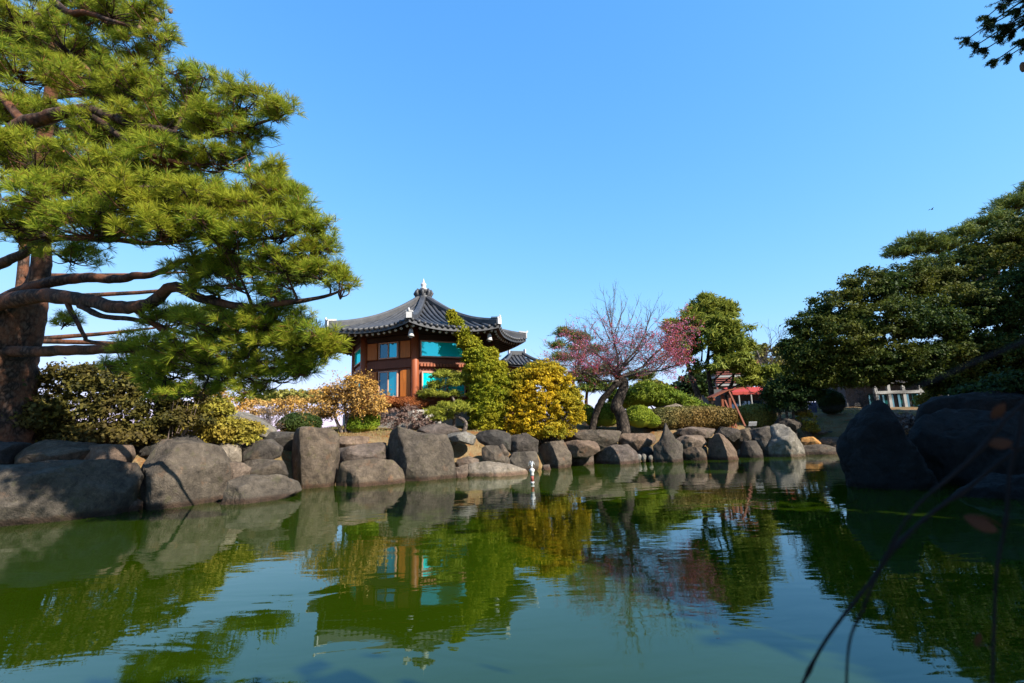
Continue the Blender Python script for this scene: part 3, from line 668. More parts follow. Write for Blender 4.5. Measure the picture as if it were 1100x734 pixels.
M['leaf_gold'] = foliage_mat('golden_leaves', (0.26, 0.20, 0.015), (0.52, 0.35, 0.014), (0.70, 0.46, 0.02), 0.38, (0.20, 0.205, 0.018), 0.5, 0.6, 0.85)
M['leaf_cone'] = foliage_mat('conical_evergreen_leaves', (0.08, 0.115, 0.008), (0.19, 0.22, 0.012), (0.34, 0.32, 0.018), 0.35, (0.38, 0.29, 0.015), 0.8, 0.6, 0.45)
M['leaf_juniper'] = foliage_mat('juniper_leaves', (0.05, 0.095, 0.010), (0.11, 0.165, 0.014), (0.19, 0.235, 0.02), 0.25, (0.20, 0.22, 0.02), 1.2)
M['leaf_lime'] = foliage_mat('lime_clipped_leaves', (0.09, 0.14, 0.012), (0.17, 0.215, 0.016), (0.25, 0.285, 0.024), 0.25, (0.25, 0.3, 0.02), 1.5)
M['leaf_hedge'] = foliage_mat('hedge_leaves', (0.05, 0.056, 0.016), (0.10, 0.10, 0.03), (0.18, 0.16, 0.055), 0.22, (0.26, 0.11, 0.02), 0.3, 0.6, 0.45)
M['leaf_olive'] = foliage_mat('olive_clipped_leaves', (0.09, 0.09, 0.022), (0.17, 0.16, 0.035), (0.27, 0.24, 0.05), 0.25, None)
M['leaf_dark'] = foliage_mat('dark_evergreen_leaves', (0.010, 0.022, 0.006), (0.02, 0.042, 0.009), (0.045, 0.07, 0.013), 0.22, (0.05, 0.065, 0.01), 0.5)
M['leaf_big'] = foliage_mat('broad_evergreen_leaves', (0.010, 0.024, 0.005), (0.024, 0.05, 0.008), (0.065, 0.09, 0.013), 0.3, (0.17, 0.15, 0.015), 0.3, 0.6, 0.4)
M['leaf_conifer'] = foliage_mat('conifer_sprays', (0.06, 0.095, 0.014), (0.13, 0.165, 0.02), (0.25, 0.26, 0.035), 0.3, (0.26, 0.25, 0.03), 0.3, 0.6, 0.4)
M['leaf_tan'] = foliage_mat('tan_dry_leaves', (0.27, 0.15, 0.045), (0.44, 0.26, 0.07), (0.58, 0.38, 0.13), 0.35, (0.5, 0.25, 0.02), 1.1)
M['leaf_purple'] = foliage_mat('purple_brown_leaves', (0.09, 0.055, 0.05), (0.17, 0.105, 0.085), (0.28, 0.19, 0.15), 0.2, None)
M['leaf_red'] = foliage_mat('rust_leaves', (0.16, 0.05, 0.02), (0.28, 0.08, 0.025), (0.36, 0.14, 0.04), 0.25, None)
M['leaf_yellowgreen'] = foliage_mat('yellow_green_leaves', (0.12, 0.12, 0.02), (0.26, 0.23, 0.03), (0.42, 0.36, 0.06), 0.35, (0.30, 0.19, 0.03), 1.1)
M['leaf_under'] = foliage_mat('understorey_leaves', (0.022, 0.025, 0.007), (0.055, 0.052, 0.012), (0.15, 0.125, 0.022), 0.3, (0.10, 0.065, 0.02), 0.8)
M['leaf_bright'] = foliage_mat('bright_green_leaves', (0.08, 0.145, 0.012), (0.15, 0.225, 0.016), (0.25, 0.30, 0.025), 0.3, None)
M['blossom'] = foliage_mat('red_plum_blossom', (0.24, 0.014, 0.03), (0.36, 0.035, 0.055), (0.5, 0.11, 0.13), 0.3, (0.34, 0.09, 0.035), 0.5, 0.6, 0.6)
M['blossom_pink'] = foliage_mat('pink_plum_blossom', (0.5, 0.10, 0.28), (0.62, 0.2, 0.42), (0.75, 0.38, 0.58), 0.35, None)
# ------------------------------------------------------------------ octagonal pavilion
M['timber'] = wood('red_brown_timber', (0.17, 0.046, 0.018), 0.6)
M['timber_dark'] = wood('dark_brown_timber', (0.045, 0.018, 0.012), 0.65)
M['column'] = wood('vermilion_column', (0.31, 0.075, 0.02), 0.55)
M['panel'] = wood('orange_wood_panel', (0.52, 0.15, 0.018), 0.55)
M['frame'] = plain('pinkish_window_frame', (0.46, 0.26, 0.19), 0.5, 0.12)
M['white'] = plain('white_plaster', (0.42, 0.41, 0.40), 0.6, 0.1)
M['stone'] = plain('base_stone', (0.30, 0.28, 0.25), 0.85, 0.2, 5, 0.3)
T = NT('roof_tile'); tc = T.n('ShaderNodeTexCoord'); n1 = T.noise(tc.outputs['Object'], 2.5, 5, 0.65); n2 = T.noise(tc.outputs['Object'], 22, 4, 0.7)
c = T.ramp(n1.outputs['Fac'], [(0.3, (0.022, 0.023, 0.026)), (0.7, (0.055, 0.055, 0.058))]).outputs[0]
c = T.mix(1.0, c, T.ramp(n2.outputs['Fac'], [(0.3, (0.7,)*3), (0.7, (1.3,)*3)]).outputs[0], 'MULTIPLY')
T.pbsdf(c, 0.55, T.bump(n2.outputs['Fac'], 0.3, 0.02), 0.45); M['tile'] = T.m
def glass(name, tint, deep, k=0.6):
    """mirror-coated window glass over a tinted blind"""
    T = NT(name); tc = T.n('ShaderNodeTexCoord'); nz = T.noise(tc.outputs['Object'], 0.9, 2)
    gl = T.n('ShaderNodeBsdfGlossy'); gl.inputs['Roughness'].default_value = 0.03; gl.inputs['Color'].default_value = (*tint, 1)
    T.l(T.bump(nz.outputs['Fac'], 0.05, 0.02), gl.inputs['Normal'])
    df = T.n('ShaderNodeBsdfDiffuse'); df.inputs['Color'].default_value = (*deep, 1)
    mx = T.n('ShaderNodeMixShader'); mx.inputs[0].default_value = k
    T.l(df.outputs[0], mx.inputs[1]); T.l(gl.outputs[0], mx.inputs[2]); T.l(mx.outputs[0], T.out.inputs[0]); return T.m
M['glass_cyan'] = glass('cyan_mirror_glass', (0.10, 0.98, 0.96), (0.0, 0.85, 0.88), 0.42)
M['glass_teal'] = glass('teal_mirror_glass', (0.08, 0.42, 0.50), (0.01, 0.22, 0.28), 0.6)
M['glass_dark'] = glass('dark_blue_glass', (0.09, 0.17, 0.22), (0.03, 0.07, 0.10), 0.6)

PC = at(455, 318, 26.2); PX, PY = PC[0], 26.2
ZB = g1(PX, PY)-0.1                                # ground under the pavilion
ZE = 6.43; ZA = at(455, 320, 26.2)[2]; RE = 5.28; RW = 3.62
TH0 = rad(-6.36)+math.atan2(-PX, PY)               # azimuth of the corner nearest the pond (0 = towards -Y)
def pdir(a): return np.array([math.sin(a), -math.cos(a), 0.0])
def corner(k): return TH0+k*math.pi/4
PAV = empty('octagonal_pavilion', (PX, PY, ZB), 'octagonal two-storey red timber pavilion with curved dark tiled roof and turquoise windows', 'pavilion')
PO = np.array([PX, PY, 0.0])
def prism8(mb, r, z0, z1, mi=0, r1=None):
    r1 = r if r1 is None else r1
    A = [PO+pdir(corner(k))*r+[0, 0, z0] for k in range(8)]; B = [PO+pdir(corner(k))*r1+[0, 0, z1] for k in range(8)]
    V = np.array(A+B); k = np.arange(8); j = (k+1) % 8
    mb.add(V, [np.stack([k, j, j+8, k+8], 1), np.array([np.arange(8, 16)]), np.array([np.arange(7, -1, -1)])], mi, False)
b = MB(); prism8(b, RW+0.55, ZB-0.6, ZB+0.55); b.build('stone_base', M['stone'], PAV)
Z_MID0, Z_MID1 = 4.62, 4.98
Z_L0, Z_L1 = 3.42, 4.50
Z_U0, Z_U1 = 5.08, 5.86
b = MB(); prism8(b, RW-0.10, ZB+0.5, ZE+0.40); b.build('wall', M['timber'], PAV)
for z0, z1, rr, nm in ((Z_MID0, Z_MID1, 0.03, 'beam'), (5.92, 6.14, 0.05, 'beam'), (6.17, 6.40, 0.14, 'beam'), (3.05, 3.32, 0.03, 'beam')):
    b = MB(); prism8(b, RW+rr-0.02, z0, z1); b.build(nm, M['timber' if z1 < 5.5 else 'timber_dark'], PAV)
for k in range(8):
    p = PO+pdir(corner(k))*(RW-0.02); b = MB()
    tube(b, [p+[0, 0, ZB+0.5], p+[0, 0, 4.0], p+[0, 0, ZE+0.25]], [0.19, 0.185, 0.175], 14); b.build('column', M['column'], PAV)
def facet_frame(k):
    a, c = corner(k), corner(k+1); A = PO+pdir(a)*RW; B = PO+pdir(c)*RW
    m = (A+B)/2; t = (B-A); L = np.linalg.norm(t); t /= L; n = pdir((a+c)/2); return m, t, n, L
def slabf(mb, fr, s0, s1, z0, z1, d0, d1, mi=0):
    m, t, n, L = fr
    c = m+t*((s0+s1)/2)+n*((d0+d1)/2); c[2] = (z0+z1)/2
    box(mb, c, (s1-s0, d1-d0, z1-z0), np.stack([t, n, np.array([0, 0, 1.0])], 1), mi)
ap = RW*math.cos(math.pi/8)-RW                      # facet plane is inside the corner radius; midpoint already lies on it
def window(fr, s0, s1, z0, z1, mats, nm='window'):
    f = MB(); w = 0.055
    slabf(f, fr, s0, s1, z0, z0+w, -0.11, 0.075); slabf(f, fr, s0, s1, z1-w, z1, -0.11, 0.075)
    slabf(f, fr, s0, s0+w, z0+w, z1-w, -0.11, 0.075); slabf(f, fr, s1-w, s1, z0+w, z1-w, -0.11, 0.075)
    n = len(mats); ww = (s1-s0-2*w)/n
    for i in range(1, n): x = s0+w+ww*i; slabf(f, fr, x-w/2, x+w/2, z0+w, z1-w, -0.11, 0.07)
    fo = f.build('window', M['frame'], PAV)
    for i, mt in enumerate(mats):
        p = MB(); slabf(p, fr, s0+w+ww*i+0.003, s0+w+ww*(i+1)-0.003, z0+w, z1-w, -0.105, 0.03); p.build('pane', M[mt], fo)
for k in range(8):
    fr = facet_frame(k); L = fr[3]; h = L/2-0.2
    if k % 2 == 0:                                  # wide turquoise picture windows
        window(fr, -h+0.05, h-0.05, Z_U0, Z_U1, ['glass_cyan'])
        window(fr, -h+0.12, h-0.12, Z_L0-0.2, Z_L1-0.1, ['glass_cyan', 'glass_cyan'])
        b = MB()
        for i in range(15): x = -h+0.1+(2*h-0.2)*i/14; slabf(b, fr, x-0.055, x+0.055, 4.64, 4.78, -0.05, 0.11)
        b.build('bracket_row', M['column'], PAV)
    else:
        w0, w1 = -0.52, 0.52
        window(fr, w0, w1, Z_U0, Z_U1, ['glass_dark', 'glass_teal']); window(fr, w0, w1, Z_L0-0.15, Z_L1, ['glass_dark', 'glass_teal'])
        for s0, s1 in ((-h+0.02, w0-0.12), (w1+0.12, h-0.02)):
            for z0, z1 in ((Z_U0, Z_U1), (Z_L0-0.15, Z_L1)):
                p = MB(); slabf(p, fr, s0, s1, z0, z1, -0.105, 0.035); p.build('wall_panel', M['panel'], PAV)
# roof surface: sagging slope, eaves lifting to the corners
def slope(t):
    t = min(t, 1.0); return (1-t)*0.62+0.38*(1-t)**2.3
EDGE = math.cos(math.pi/8)
def roof_pt(k, t, s):
    """k facet, t 0..1 apex to eave, s -1..1 across"""
    A = pdir(corner(k)); B = pdir(corner(k+1)); q = (A*(1-s)+B*(1+s))/2
    out = 1+0.05*abs(s)**2.5*t
    p = PO+q*RE*t*out; z = ZE-0.22+(ZA-ZE+0.22)*slope(t)+0.24*abs(s)**2.6*t**3
    return np.array([p[0], p[1], z])
rm = MB(); NT_, NS_ = 15, 17
for k in range(8):
    V = np.array([[roof_pt(k, 0.03+0.97*i/(NT_-1), -1+2*j/(NS_-1)) for j in range(NS_)] for i in range(NT_)]).reshape(-1, 3)
    i = np.arange(NT_-1)[:, None]; j = np.arange(NS_-1)[None]
    F = np.stack([i*NS_+j, (i+1)*NS_+j, (i+1)*NS_+j+1, i*NS_+j+1], -1).reshape(-1, 4)
    rm.add(V, F, 0, True)
    Vb = V.copy(); Vb[:, 2] -= 0.13; rm.add(Vb, F[:, ::-1], 0, True)
    e = np.array([V[(NT_-1)*NS_+j] for j in range(NS_)]); eb = e.copy(); eb[:, 2] -= 0.13
    j = np.arange(NS_-1); rm.add(np.concatenate([e, eb]), np.stack([j, j+NS_, j+1+NS_, j+1], 1), 0, False)
    half = RE*math.sin(math.pi/8); nr = 15
    for q in range(nr):
        x = -half+2*half*(q+0.5)/nr; t0 = max(abs(x)/half, 0.10)
        tt = np.linspace(t0+0.01, 1.012, 10)
        P = np.array([roof_pt(k, t, np.clip(x/(half*t), -1, 1)) for t in tt])+[0, 0, 0.035]
        tube(rm, P, 0.078, 7, 0, 0.0, True)
rm.build('roof', M['tile'], PAV)
for k in range(8):
    P = np.array([roof_pt(k, t, -1.0) for t in np.linspace(0.06, 1.0, 14)]); P[:, 2] += 0.12
    b = MB()
    d = pdir(corner(k)); sd = np.array([d[1], -d[0], 0])*-1
    prof = [(-0.15, -0.12), (-0.15, 0.10), (-0.09, 0.20), (0.09, 0.20), (0.15, 0.10), (0.15, -0.12)]
    V = np.array([p+sd*a+np.array([0, 0, c_]) for p in P for a, c_ in prof]); n = len(prof)
    i = np.arange(len(P)-1)[:, None]; j = np.arange(n)[None]; j1 = (j+1) % n
    b.add(V, [np.stack([i*n+j, i*n+j1, (i+1)*n+j1, (i+1)*n+j], -1).reshape(-1, 4), np.array([np.arange(n)])+(len(P)-1)*n], 0, False)
    ro = b.build('hip_ridge', M['tile'], PAV)
    b = MB(); e = P[-1]; e0 = P[-2]+(P[-1]-P[-2])*0.1; up_ = np.array([0, 0, 0.225])
    bar(b, e0+up_, e+up_+d*0.05, 0.26, 0.07); box(b, e+d*0.03+[0, 0, 0.05], (0.24, 0.06, 0.26), np.stack([sd, d, np.array([0, 0, 1.0])], 1))
    tube(b, [e+d*0.02+[0, 0, 0.23], e+d*0.10+[0, 0, 0.31], e+d*0.05+[0, 0, 0.36]], [0.06, 0.045, 0.02], 7)
    b.build('ridge_end', M['white'], ro)
    b = MB()                                        # corner rafter under each hip
    bar(b, PO+pdir(corner(k))*(RW-0.1)+[0, 0, ZE+0.20], PO+pdir(corner(k))*(RE*1.0)+[0, 0, ZE-0.24+0.18], 0.2, 0.22); b.build('corner_rafter', M['timber_dark'], PAV)
for k in range(8):                                   # eave boarding and round rafters with whitened ends
    b = MB(); A = []; B_ = []
    for s in np.linspace(-1, 1, 9):
        q = roof_pt(k, 0.985, s); A.append(q-[0, 0, 0.16]); w = (pdir(corner(k))*(1-s)+pdir(corner(k+1))*(1+s))/2*(RW-0.05); B_.append(PO+w+[0, 0, ZE+0.36])
    n = 9; j = np.arange(n-1); b.add(np.array(A+B_), np.stack([j, j+1, j+1+n, j+n], 1), 0, False)
    b.build('eave_board', M['timber_dark'], PAV)
    seen = k in (6, 7, 0, 1); rb = MB()
    for q in range(13):
        s = -0.93+1.86*q/12; e = roof_pt(k, 0.955, s)-[0, 0, 0.245]; w = PO+(pdir(corner(k))*(1-s*0.8)+pdir(corner(k+1))*(1+s*0.8))/2*(RW-0.02)+[0, 0, ZE+0.24]
        if seen: rb = MB()
        dd = unit(e-w); tube(rb, [w, e], 0.062, 8); tube(rb, [e-dd*0.001, e+dd*0.02], 0.066, 8, 1)
        if seen: rb.build('rafter', [M['timber_dark'], M['white']], PAV)
    if not seen: rb.build('rafters', [M['timber_dark'], M['white']], PAV)['kind'] = 'stuff'
b = MB(); lathe(b, [(0.0, -0.05), (0.42, -0.05), (0.42, 0.10), (0.30, 0.14), (0.30, 0.26), (0.40, 0.34), (0.40, 0.44), (0.24, 0.50), (0.0, 0.50)], (PX, PY, ZA-0.05), 16)
for k in range(8):
    d = pdir(corner(k)); tube(b, [PO+d*0.36+[0, 0, ZA+0.02], PO+d*0.47+[0, 0, ZA+0.22], PO+d*0.38+[0, 0, ZA+0.42]], [0.075, 0.09, 0.06], 7)
fb = b.build('finial_base', M['tile'], PAV)
zf = ZA+0.44; ZT = at(456, 299, 26.2)[2]-zf
b = MB(); lathe(b, [(0.0, 0.0), (0.17, 0.0), (0.20, 0.10*ZT), (0.10, 0.25*ZT), (0.15, 0.38*ZT), (0.16, 0.48*ZT), (0.07, 0.62*ZT), (0.06, 0.70*ZT), (0.035, 0.85*ZT), (0.0, ZT)], (PX, PY, zf), 14)
b.build('finial', M['white'], PAV)
for k, lab in ((0, 'pale wind bell hanging below the pavilion eave corner nearest the pond'), (1, 'pale wind bell hanging below the pavilion eave corner behind the leaning evergreen tip')):
    e = PO+pdir(corner(k))*(RE*0.93)+[0, 0, ZE-0.12]
    b = MB(); tube(b, [e, e-[0, 0, 0.16]], 0.012, 5)
    lathe(b, [(0.0, 0.0), (0.06, -0.01), (0.10, -0.10), (0.12, -0.30), (0.15, -0.36), (0.13, -0.36), (0.10, -0.28), (0.0, -0.24)], (e[0], e[1], e[2]-0.15), 12)
    box(b, (e[0], e[1], e[2]-0.52), (0.14, 0.01, 0.10)); tube(b, [e-[0, 0, 0.38], e-[0, 0, 0.50]], 0.006, 4)
    tag(b.build('wind_bell', M['white']), lab, 'wind bell', 'wind bells under the pavilion eaves')

# ------------------------------------------------------------------ other buildings
def hip_house(name, label, c, w, d, zw, ridge_h, ov, rz, wallm, roofm):
    z0 = g1(c[0], c[1])-0.1; root = empty(name, (c[0], c[1], z0), label, 'building', None, 0.0)
    R_ = np.array([[math.cos(rz), -math.sin(rz), 0], [math.sin(rz), math.cos(rz), 0], [0, 0, 1]])
    o = np.array([c[0], c[1], 0.0])
    b = MB(); box(b, o+[0, 0, (z0+zw)/2], (w, d, zw-z0), R_); wl = b.build('wall', wallm, root)
    b = MB(); ex, ey = w/2+ov, d/2+ov; rl = max(w/2-d/2*0.6, 0.15)
    def pt(x, y):                                   # sagging hipped surface
        t = max((abs(x)-rl)/(ex-rl) if abs(x) > rl else 0, abs(y)/ey); return (1-t)*0.6+0.4*(1-t)**2
    n = 21; X = np.linspace(-ex, ex, n); Yv = np.linspace(-ey, ey, n)
    V = np.array([[x, y, zw-0.1+ridge_h*pt(x, y)+0.18*(abs(x)/ex*abs(y)/ey)**3] for y in Yv for x in X]) @ R_.T+o
    i = np.arange(n-1)[:, None]; j = np.arange(n-1)[None]; F = np.stack([i*n+j, i*n+j+1, (i+1)*n+j+1, (i+1)*n+j], -1).reshape(-1, 4)
    b.add(V, F); Vb = V.copy(); Vb[:, 2] -= 0.14; b.add(Vb, F[:, ::-1])
    for x in np.arange(-ex+0.15, ex, 0.3):
        for sg in (-1, 1):
            y0 = 0.0 if abs(x) < rl else (abs(x)-rl)/(ex-rl)*ey
            P = np.array([[x, sg*(y0+(ey-y0)*t), 0] for t in np.linspace(0, 1, 8)])
            P[:, 2] = [zw-0.06+ridge_h*pt(x, y)+0.18*(abs(x)/ex*abs(y)/ey)**3 for y in P[:, 1]]
            tube(b, P @ R_.T+o, 0.075, 6)
    r = b.build('roof', roofm, root)
    b = MB(); bar(b, R_ @ np.array([-rl-0.1, 0, zw-0.1+ridge_h+0.12])+o, R_ @ np.array([rl+0.1, 0, zw-0.1+ridge_h+0.12])+o, 0.24, 0.3)
    for sx in (-1, 1):
        for sy in (-1, 1):
            P = np.array([[sx*(rl+(ex-rl)*t), sy*ey*t, 0] for t in np.linspace(0, 0.97, 8)]); P[:, 2] = [zw+0.06+ridge_h*pt(x, y)+0.18*(abs(x)/ex*abs(y)/ey)**3 for x, y in P[:, :2]]
            tube(b, P @ R_.T+o, 0.13, 6)
    b.build('ridge', roofm, r)
    b = MB()
    for sx in (-1, 1): box(b, R_ @ np.array([sx*(rl+0.22), 0, zw+ridge_h+0.12])+o, (0.08, 0.34, 0.42), R_)
    b.build('ridge_end', M['white'], r)
    b = MB(); box(b, o+R_ @ np.array([0, -d/2-0.02, 0])+[0, 0, (z0+zw)/2], (w*0.55, 0.05, (zw-z0)*0.62), R_); b.build('window', M['glass_dark'], wl)
    return root
q = at(563, 392, 36.0); ztop = at(563, 376, 36.0)[2]
hip_house('tiled_hall', 'low building with dark hipped tile roof behind the golden shrub, right of the octagonal pavilion', (q[0]-0.5, 36.0), 2.0, 2.0, q[2]-0.1, ztop-q[2]-0.15, 0.55, rad(20), M['timber'], M['tile'])

M['red_paint'] = wood('red_orange_paint', (0.20, 0.04, 0.007), 0.6)
M['awning'] = plain('red_awning_cloth', (0.30, 0.025, 0.013), 0.7, 0.15)
M['grey_wall'] = plain('grey_wall', (0.07, 0.068, 0.07), 0.8, 0.2, 3)
M['dark_gap'] = plain('dark_interior', (0.02, 0.02, 0.022), 0.6, 0.2)
M['beam_white'] = plain('pale_beam_paint', (0.22, 0.215, 0.20), 0.6, 0.15)
M['red_wood'] = wood('dull_red_wood', (0.25, 0.06, 0.04), 0.6)
# red-orange timber frame beside the hedge
YF = 25.6; p0 = at(797, 458, 25.0); zg = g1(p0[0], p0[1])
RF = empty('red_timber_frame', (p0[0]-0.5, YF, zg), 'red-orange timber frame with sloping top and long leaning brace beside the clipped hedge', 'timber frame')
b = MB(); A = at(762, 427.5, YF); B_ = at(779, 420, YF); C_ = at(795, 417, YF)
for o_ in (-0.30, 0.0, 0.30):
    bar(b, A+[0, o_, 0], B_+[0, o_, 0.02], 0.24, 0.07); bar(b, B_+[0, o_, 0], C_+[0, o_, 0], 0.24, 0.07)
bar(b, A+[0.1, -0.35, -0.1], A+[0.1, 0.35, -0.1], 0.1, 0.1); b.build('top_board', M['red_paint'], RF)
for px0, px1 in ((773, 775), (781, 783)):
    b = MB(); e = at(px1, 424, YF); s = e.copy(); s[2] = zg-0.1; bar(b, s, e, 0.12, 0.12, 0, (0, 1, 0)); b.build('post', M['red_paint'], RF)
for px0, py0, px1, py1, dy in ((780, 421, 797, 458, -0.35), (777, 424, 792, 459, 0.1)):
    b = MB(); bar(b, at(px0, py0, YF)+[0, dy, 0], at(px1, py1, YF-0.4)+[0, dy, 0], 0.075, 0.075, 0, (0, 1, 0)); b.build('brace', M['red_paint'], RF)
# small white sign
b0 = at(808, 462, 25.2); zg = g1(b0[0], b0[1])
SG = empty('garden_sign', (b0[0], 25.2, zg), 'small white garden sign on a short stake in front of the olive clipped bush', 'sign')
b = MB(); c_ = at(808.5, 455.5, 25.2); Mx = np.array([[1, 0, 0], [0, math.cos(0.5), -math.sin(0.5)], [0, math.sin(0.5), math.cos(0.5)]])
box(b, c_, (0.40, 0.03, 0.22), Mx); b.build('plate', M['white'], SG)
b = MB(); tube(b, [(c_[0], 25.25, zg-0.1), (c_[0], 25.25, c_[2])], 0.025, 6); b.build('stake', M['twig_dark'], SG)
# blue notice board on the landing
c_ = at(873, 439, 30.0); zg = g1(c_[0], 30.0)
NB = empty('notice_board', (c_[0], 30.0, zg), 'small upright blue notice board left of the small round clipped bush', 'notice board')
M['sign_blue'] = plain('faded_blue_sign', (0.10, 0.12, 0.26), 0.5, 0.15)
b = MB(); box(b, c_, (0.46, 0.05, 0.75)); b.build('board', M['sign_blue'], NB)
b = MB()
for i in range(5): box(b, c_+[0, -0.028, 0.22-0.1*i], (0.34 if i < 4 else 0.2, 0.006, 0.025))
b.build('text_lines', M['beam_white'], NB)
for s in (-0.2, 0.2):
    b = MB(); box(b, (c_[0]+s, 30.04, (zg+c_[2])/2), (0.05, 0.05, c_[2]-zg+0.2)); b.build('post', M['grey_wall'], NB)
# shop with a red awning in the distance
YA = 46.0
def P2(px, py, Y=YA): return at(px, py, Y)
zl = g1(P2(800, 440)[0], YA); AW = empty('awning_building', (P2(800, 440)[0], YA+1.5, zl), 'distant low grey building with a long red awning and thin white posts', 'building')
x0, x1 = P2(783, 430)[0], P2(846, 430)[0]; zt = P2(815, 415)[2]; ze = P2(815, 421)[2]
b = MB(); box(b, ((x0+x1)/2, YA+3, (zl+zt)/2-0.1), (x1-x0+2, 4, zt-zl)); b.build('wall', M['grey_wall'], AW)
b = MB(); V = []
for i in range(13):
    x = x0+(x1-x0)*i/12
    V += [(x, YA+0.98, zt), (x, YA-0.9, ze), (x, YA-0.9, ze-0.22-0.06*(i % 2))]
n = np.arange(12)*3; b.add(V, np.concatenate([np.stack([n, n+1, n+4, n+3], 1), np.stack([n+1, n+2, n+5, n+4], 1)]), 0, False)
b.add(np.array(V)-[0, -0.03, 0.03], np.concatenate([np.stack([n, n+3, n+4, n+1], 1), np.stack([n+1, n+4, n+5, n+2], 1)]), 0, False); b.build('awning', M['awning'], AW)
for px in (790, 803, 817, 831):
    x = P2(px, 430)[0]; b = MB(); box(b, (x, YA-0.8, (zl+ze)/2-0.1), (0.1, 0.1, ze-zl)); b.build('post', M['beam_white'], AW)
for i, px in enumerate((793, 806, 819, 832)):
    x = P2(px, 430)[0]; b = MB(); box(b, (x, YA+0.97, zl+1.0), (0.85, 0.06, 1.5)); b.build('window', M['glass_dark'], AW)
# red-railed terrace behind the conifer trunks
YT = 52.0; zl = g1(P2(790, 430, YT)[0], YT); x0, x1 = P2(768, 405, YT)[0], P2(815, 405, YT)[0]
TR = empty('railed_terrace', ((x0+x1)/2, YT, zl), 'distant terrace of dull red railings and pale floors seen between the conifer trunks', 'building')
for py in (393, 402, 411):
    z = P2(790, py, YT)[2]; b = MB(); box(b, ((x0+x1)/2, YT+1, z-0.25), (x1-x0, 3, 0.2)); b.build('floor_slab', M['beam_white'], TR)
    b = MB()
    for dz in (0.1, 0.32, 0.54): box(b, ((x0+x1)/2, YT-0.45, z+dz-0.1), (x1-x0, 0.07, 0.08))
    b.build('railing', M['red_wood'], TR)
for t in np.linspace(0, 1, 6):
    x = x0+(x1-x0)*t; zt = P2(790, 388, YT)[2]; b = MB(); box(b, (x, YT-0.3, (zl+zt)/2), (0.16, 0.16, zt-zl)); b.build('post', M['red_wood'], TR)
b = MB(); box(b, ((x0+x1)/2, YT+2.4, (zl+zt)/2), (x1-x0, 0.2, zt-zl)); b.build('wall', M['beam_white'], TR)
# pergola-fronted house on the right
YH = 38.0; zl = g1(at(975, 440, YH)[0], YH); HS = empty('glazed_house', (at(978, 440, YH)[0], YH+2, zl), 'distant house with dark teal glazing behind pale posts and white beams', 'building')
x0, x1 = at(940, 430, YH)[0], at(1022, 430, YH)[0]; z1 = at(975, 421, YH)[2]; z2 = at(985, 406, YH)[2]
b = MB(); box(b, ((x0+x1)/2, YH+3.0, (zl+z2)/2), (x1-x0+3, 4, z2-zl)); b.build('wall', M['grey_wall'], HS)
for z, nm in ((z1, 'beam'), (z2-0.25, 'beam')):
    b = MB(); box(b, ((x0+x1)/2, YH, z), (x1-x0, 0.25, 0.22)); b.build(nm, M['beam_white'], HS)
for px in (942, 956, 972, 990, 1004, 1020):
    x = at(px, 430, YH)[0]; b = MB(); box(b, (x, YH+0.02, (zl+z2)/2), (0.22, 0.2, z2-zl)); b.build('post', M['beam_white'], HS)
M['glass_green'] = glass('green_teal_glass', (0.2, 0.5, 0.5), (0.01, 0.09, 0.09), 0.5)
for px in (949, 964, 981, 997, 1012):
    x = at(px, 430, YH)[0]; b = MB(); box(b, (x, YH+0.96, (zl+z1)/2), (0.85, 0.08, z1-zl-0.1)); b.build('window', M['glass_green'], HS)
b = MB(); box(b, ((x0+x1)/2, YH+2.4, z2+0.15), (x1-x0+4, 5.6, 0.3)); b.build('roof', M['grey_wall'], HS)
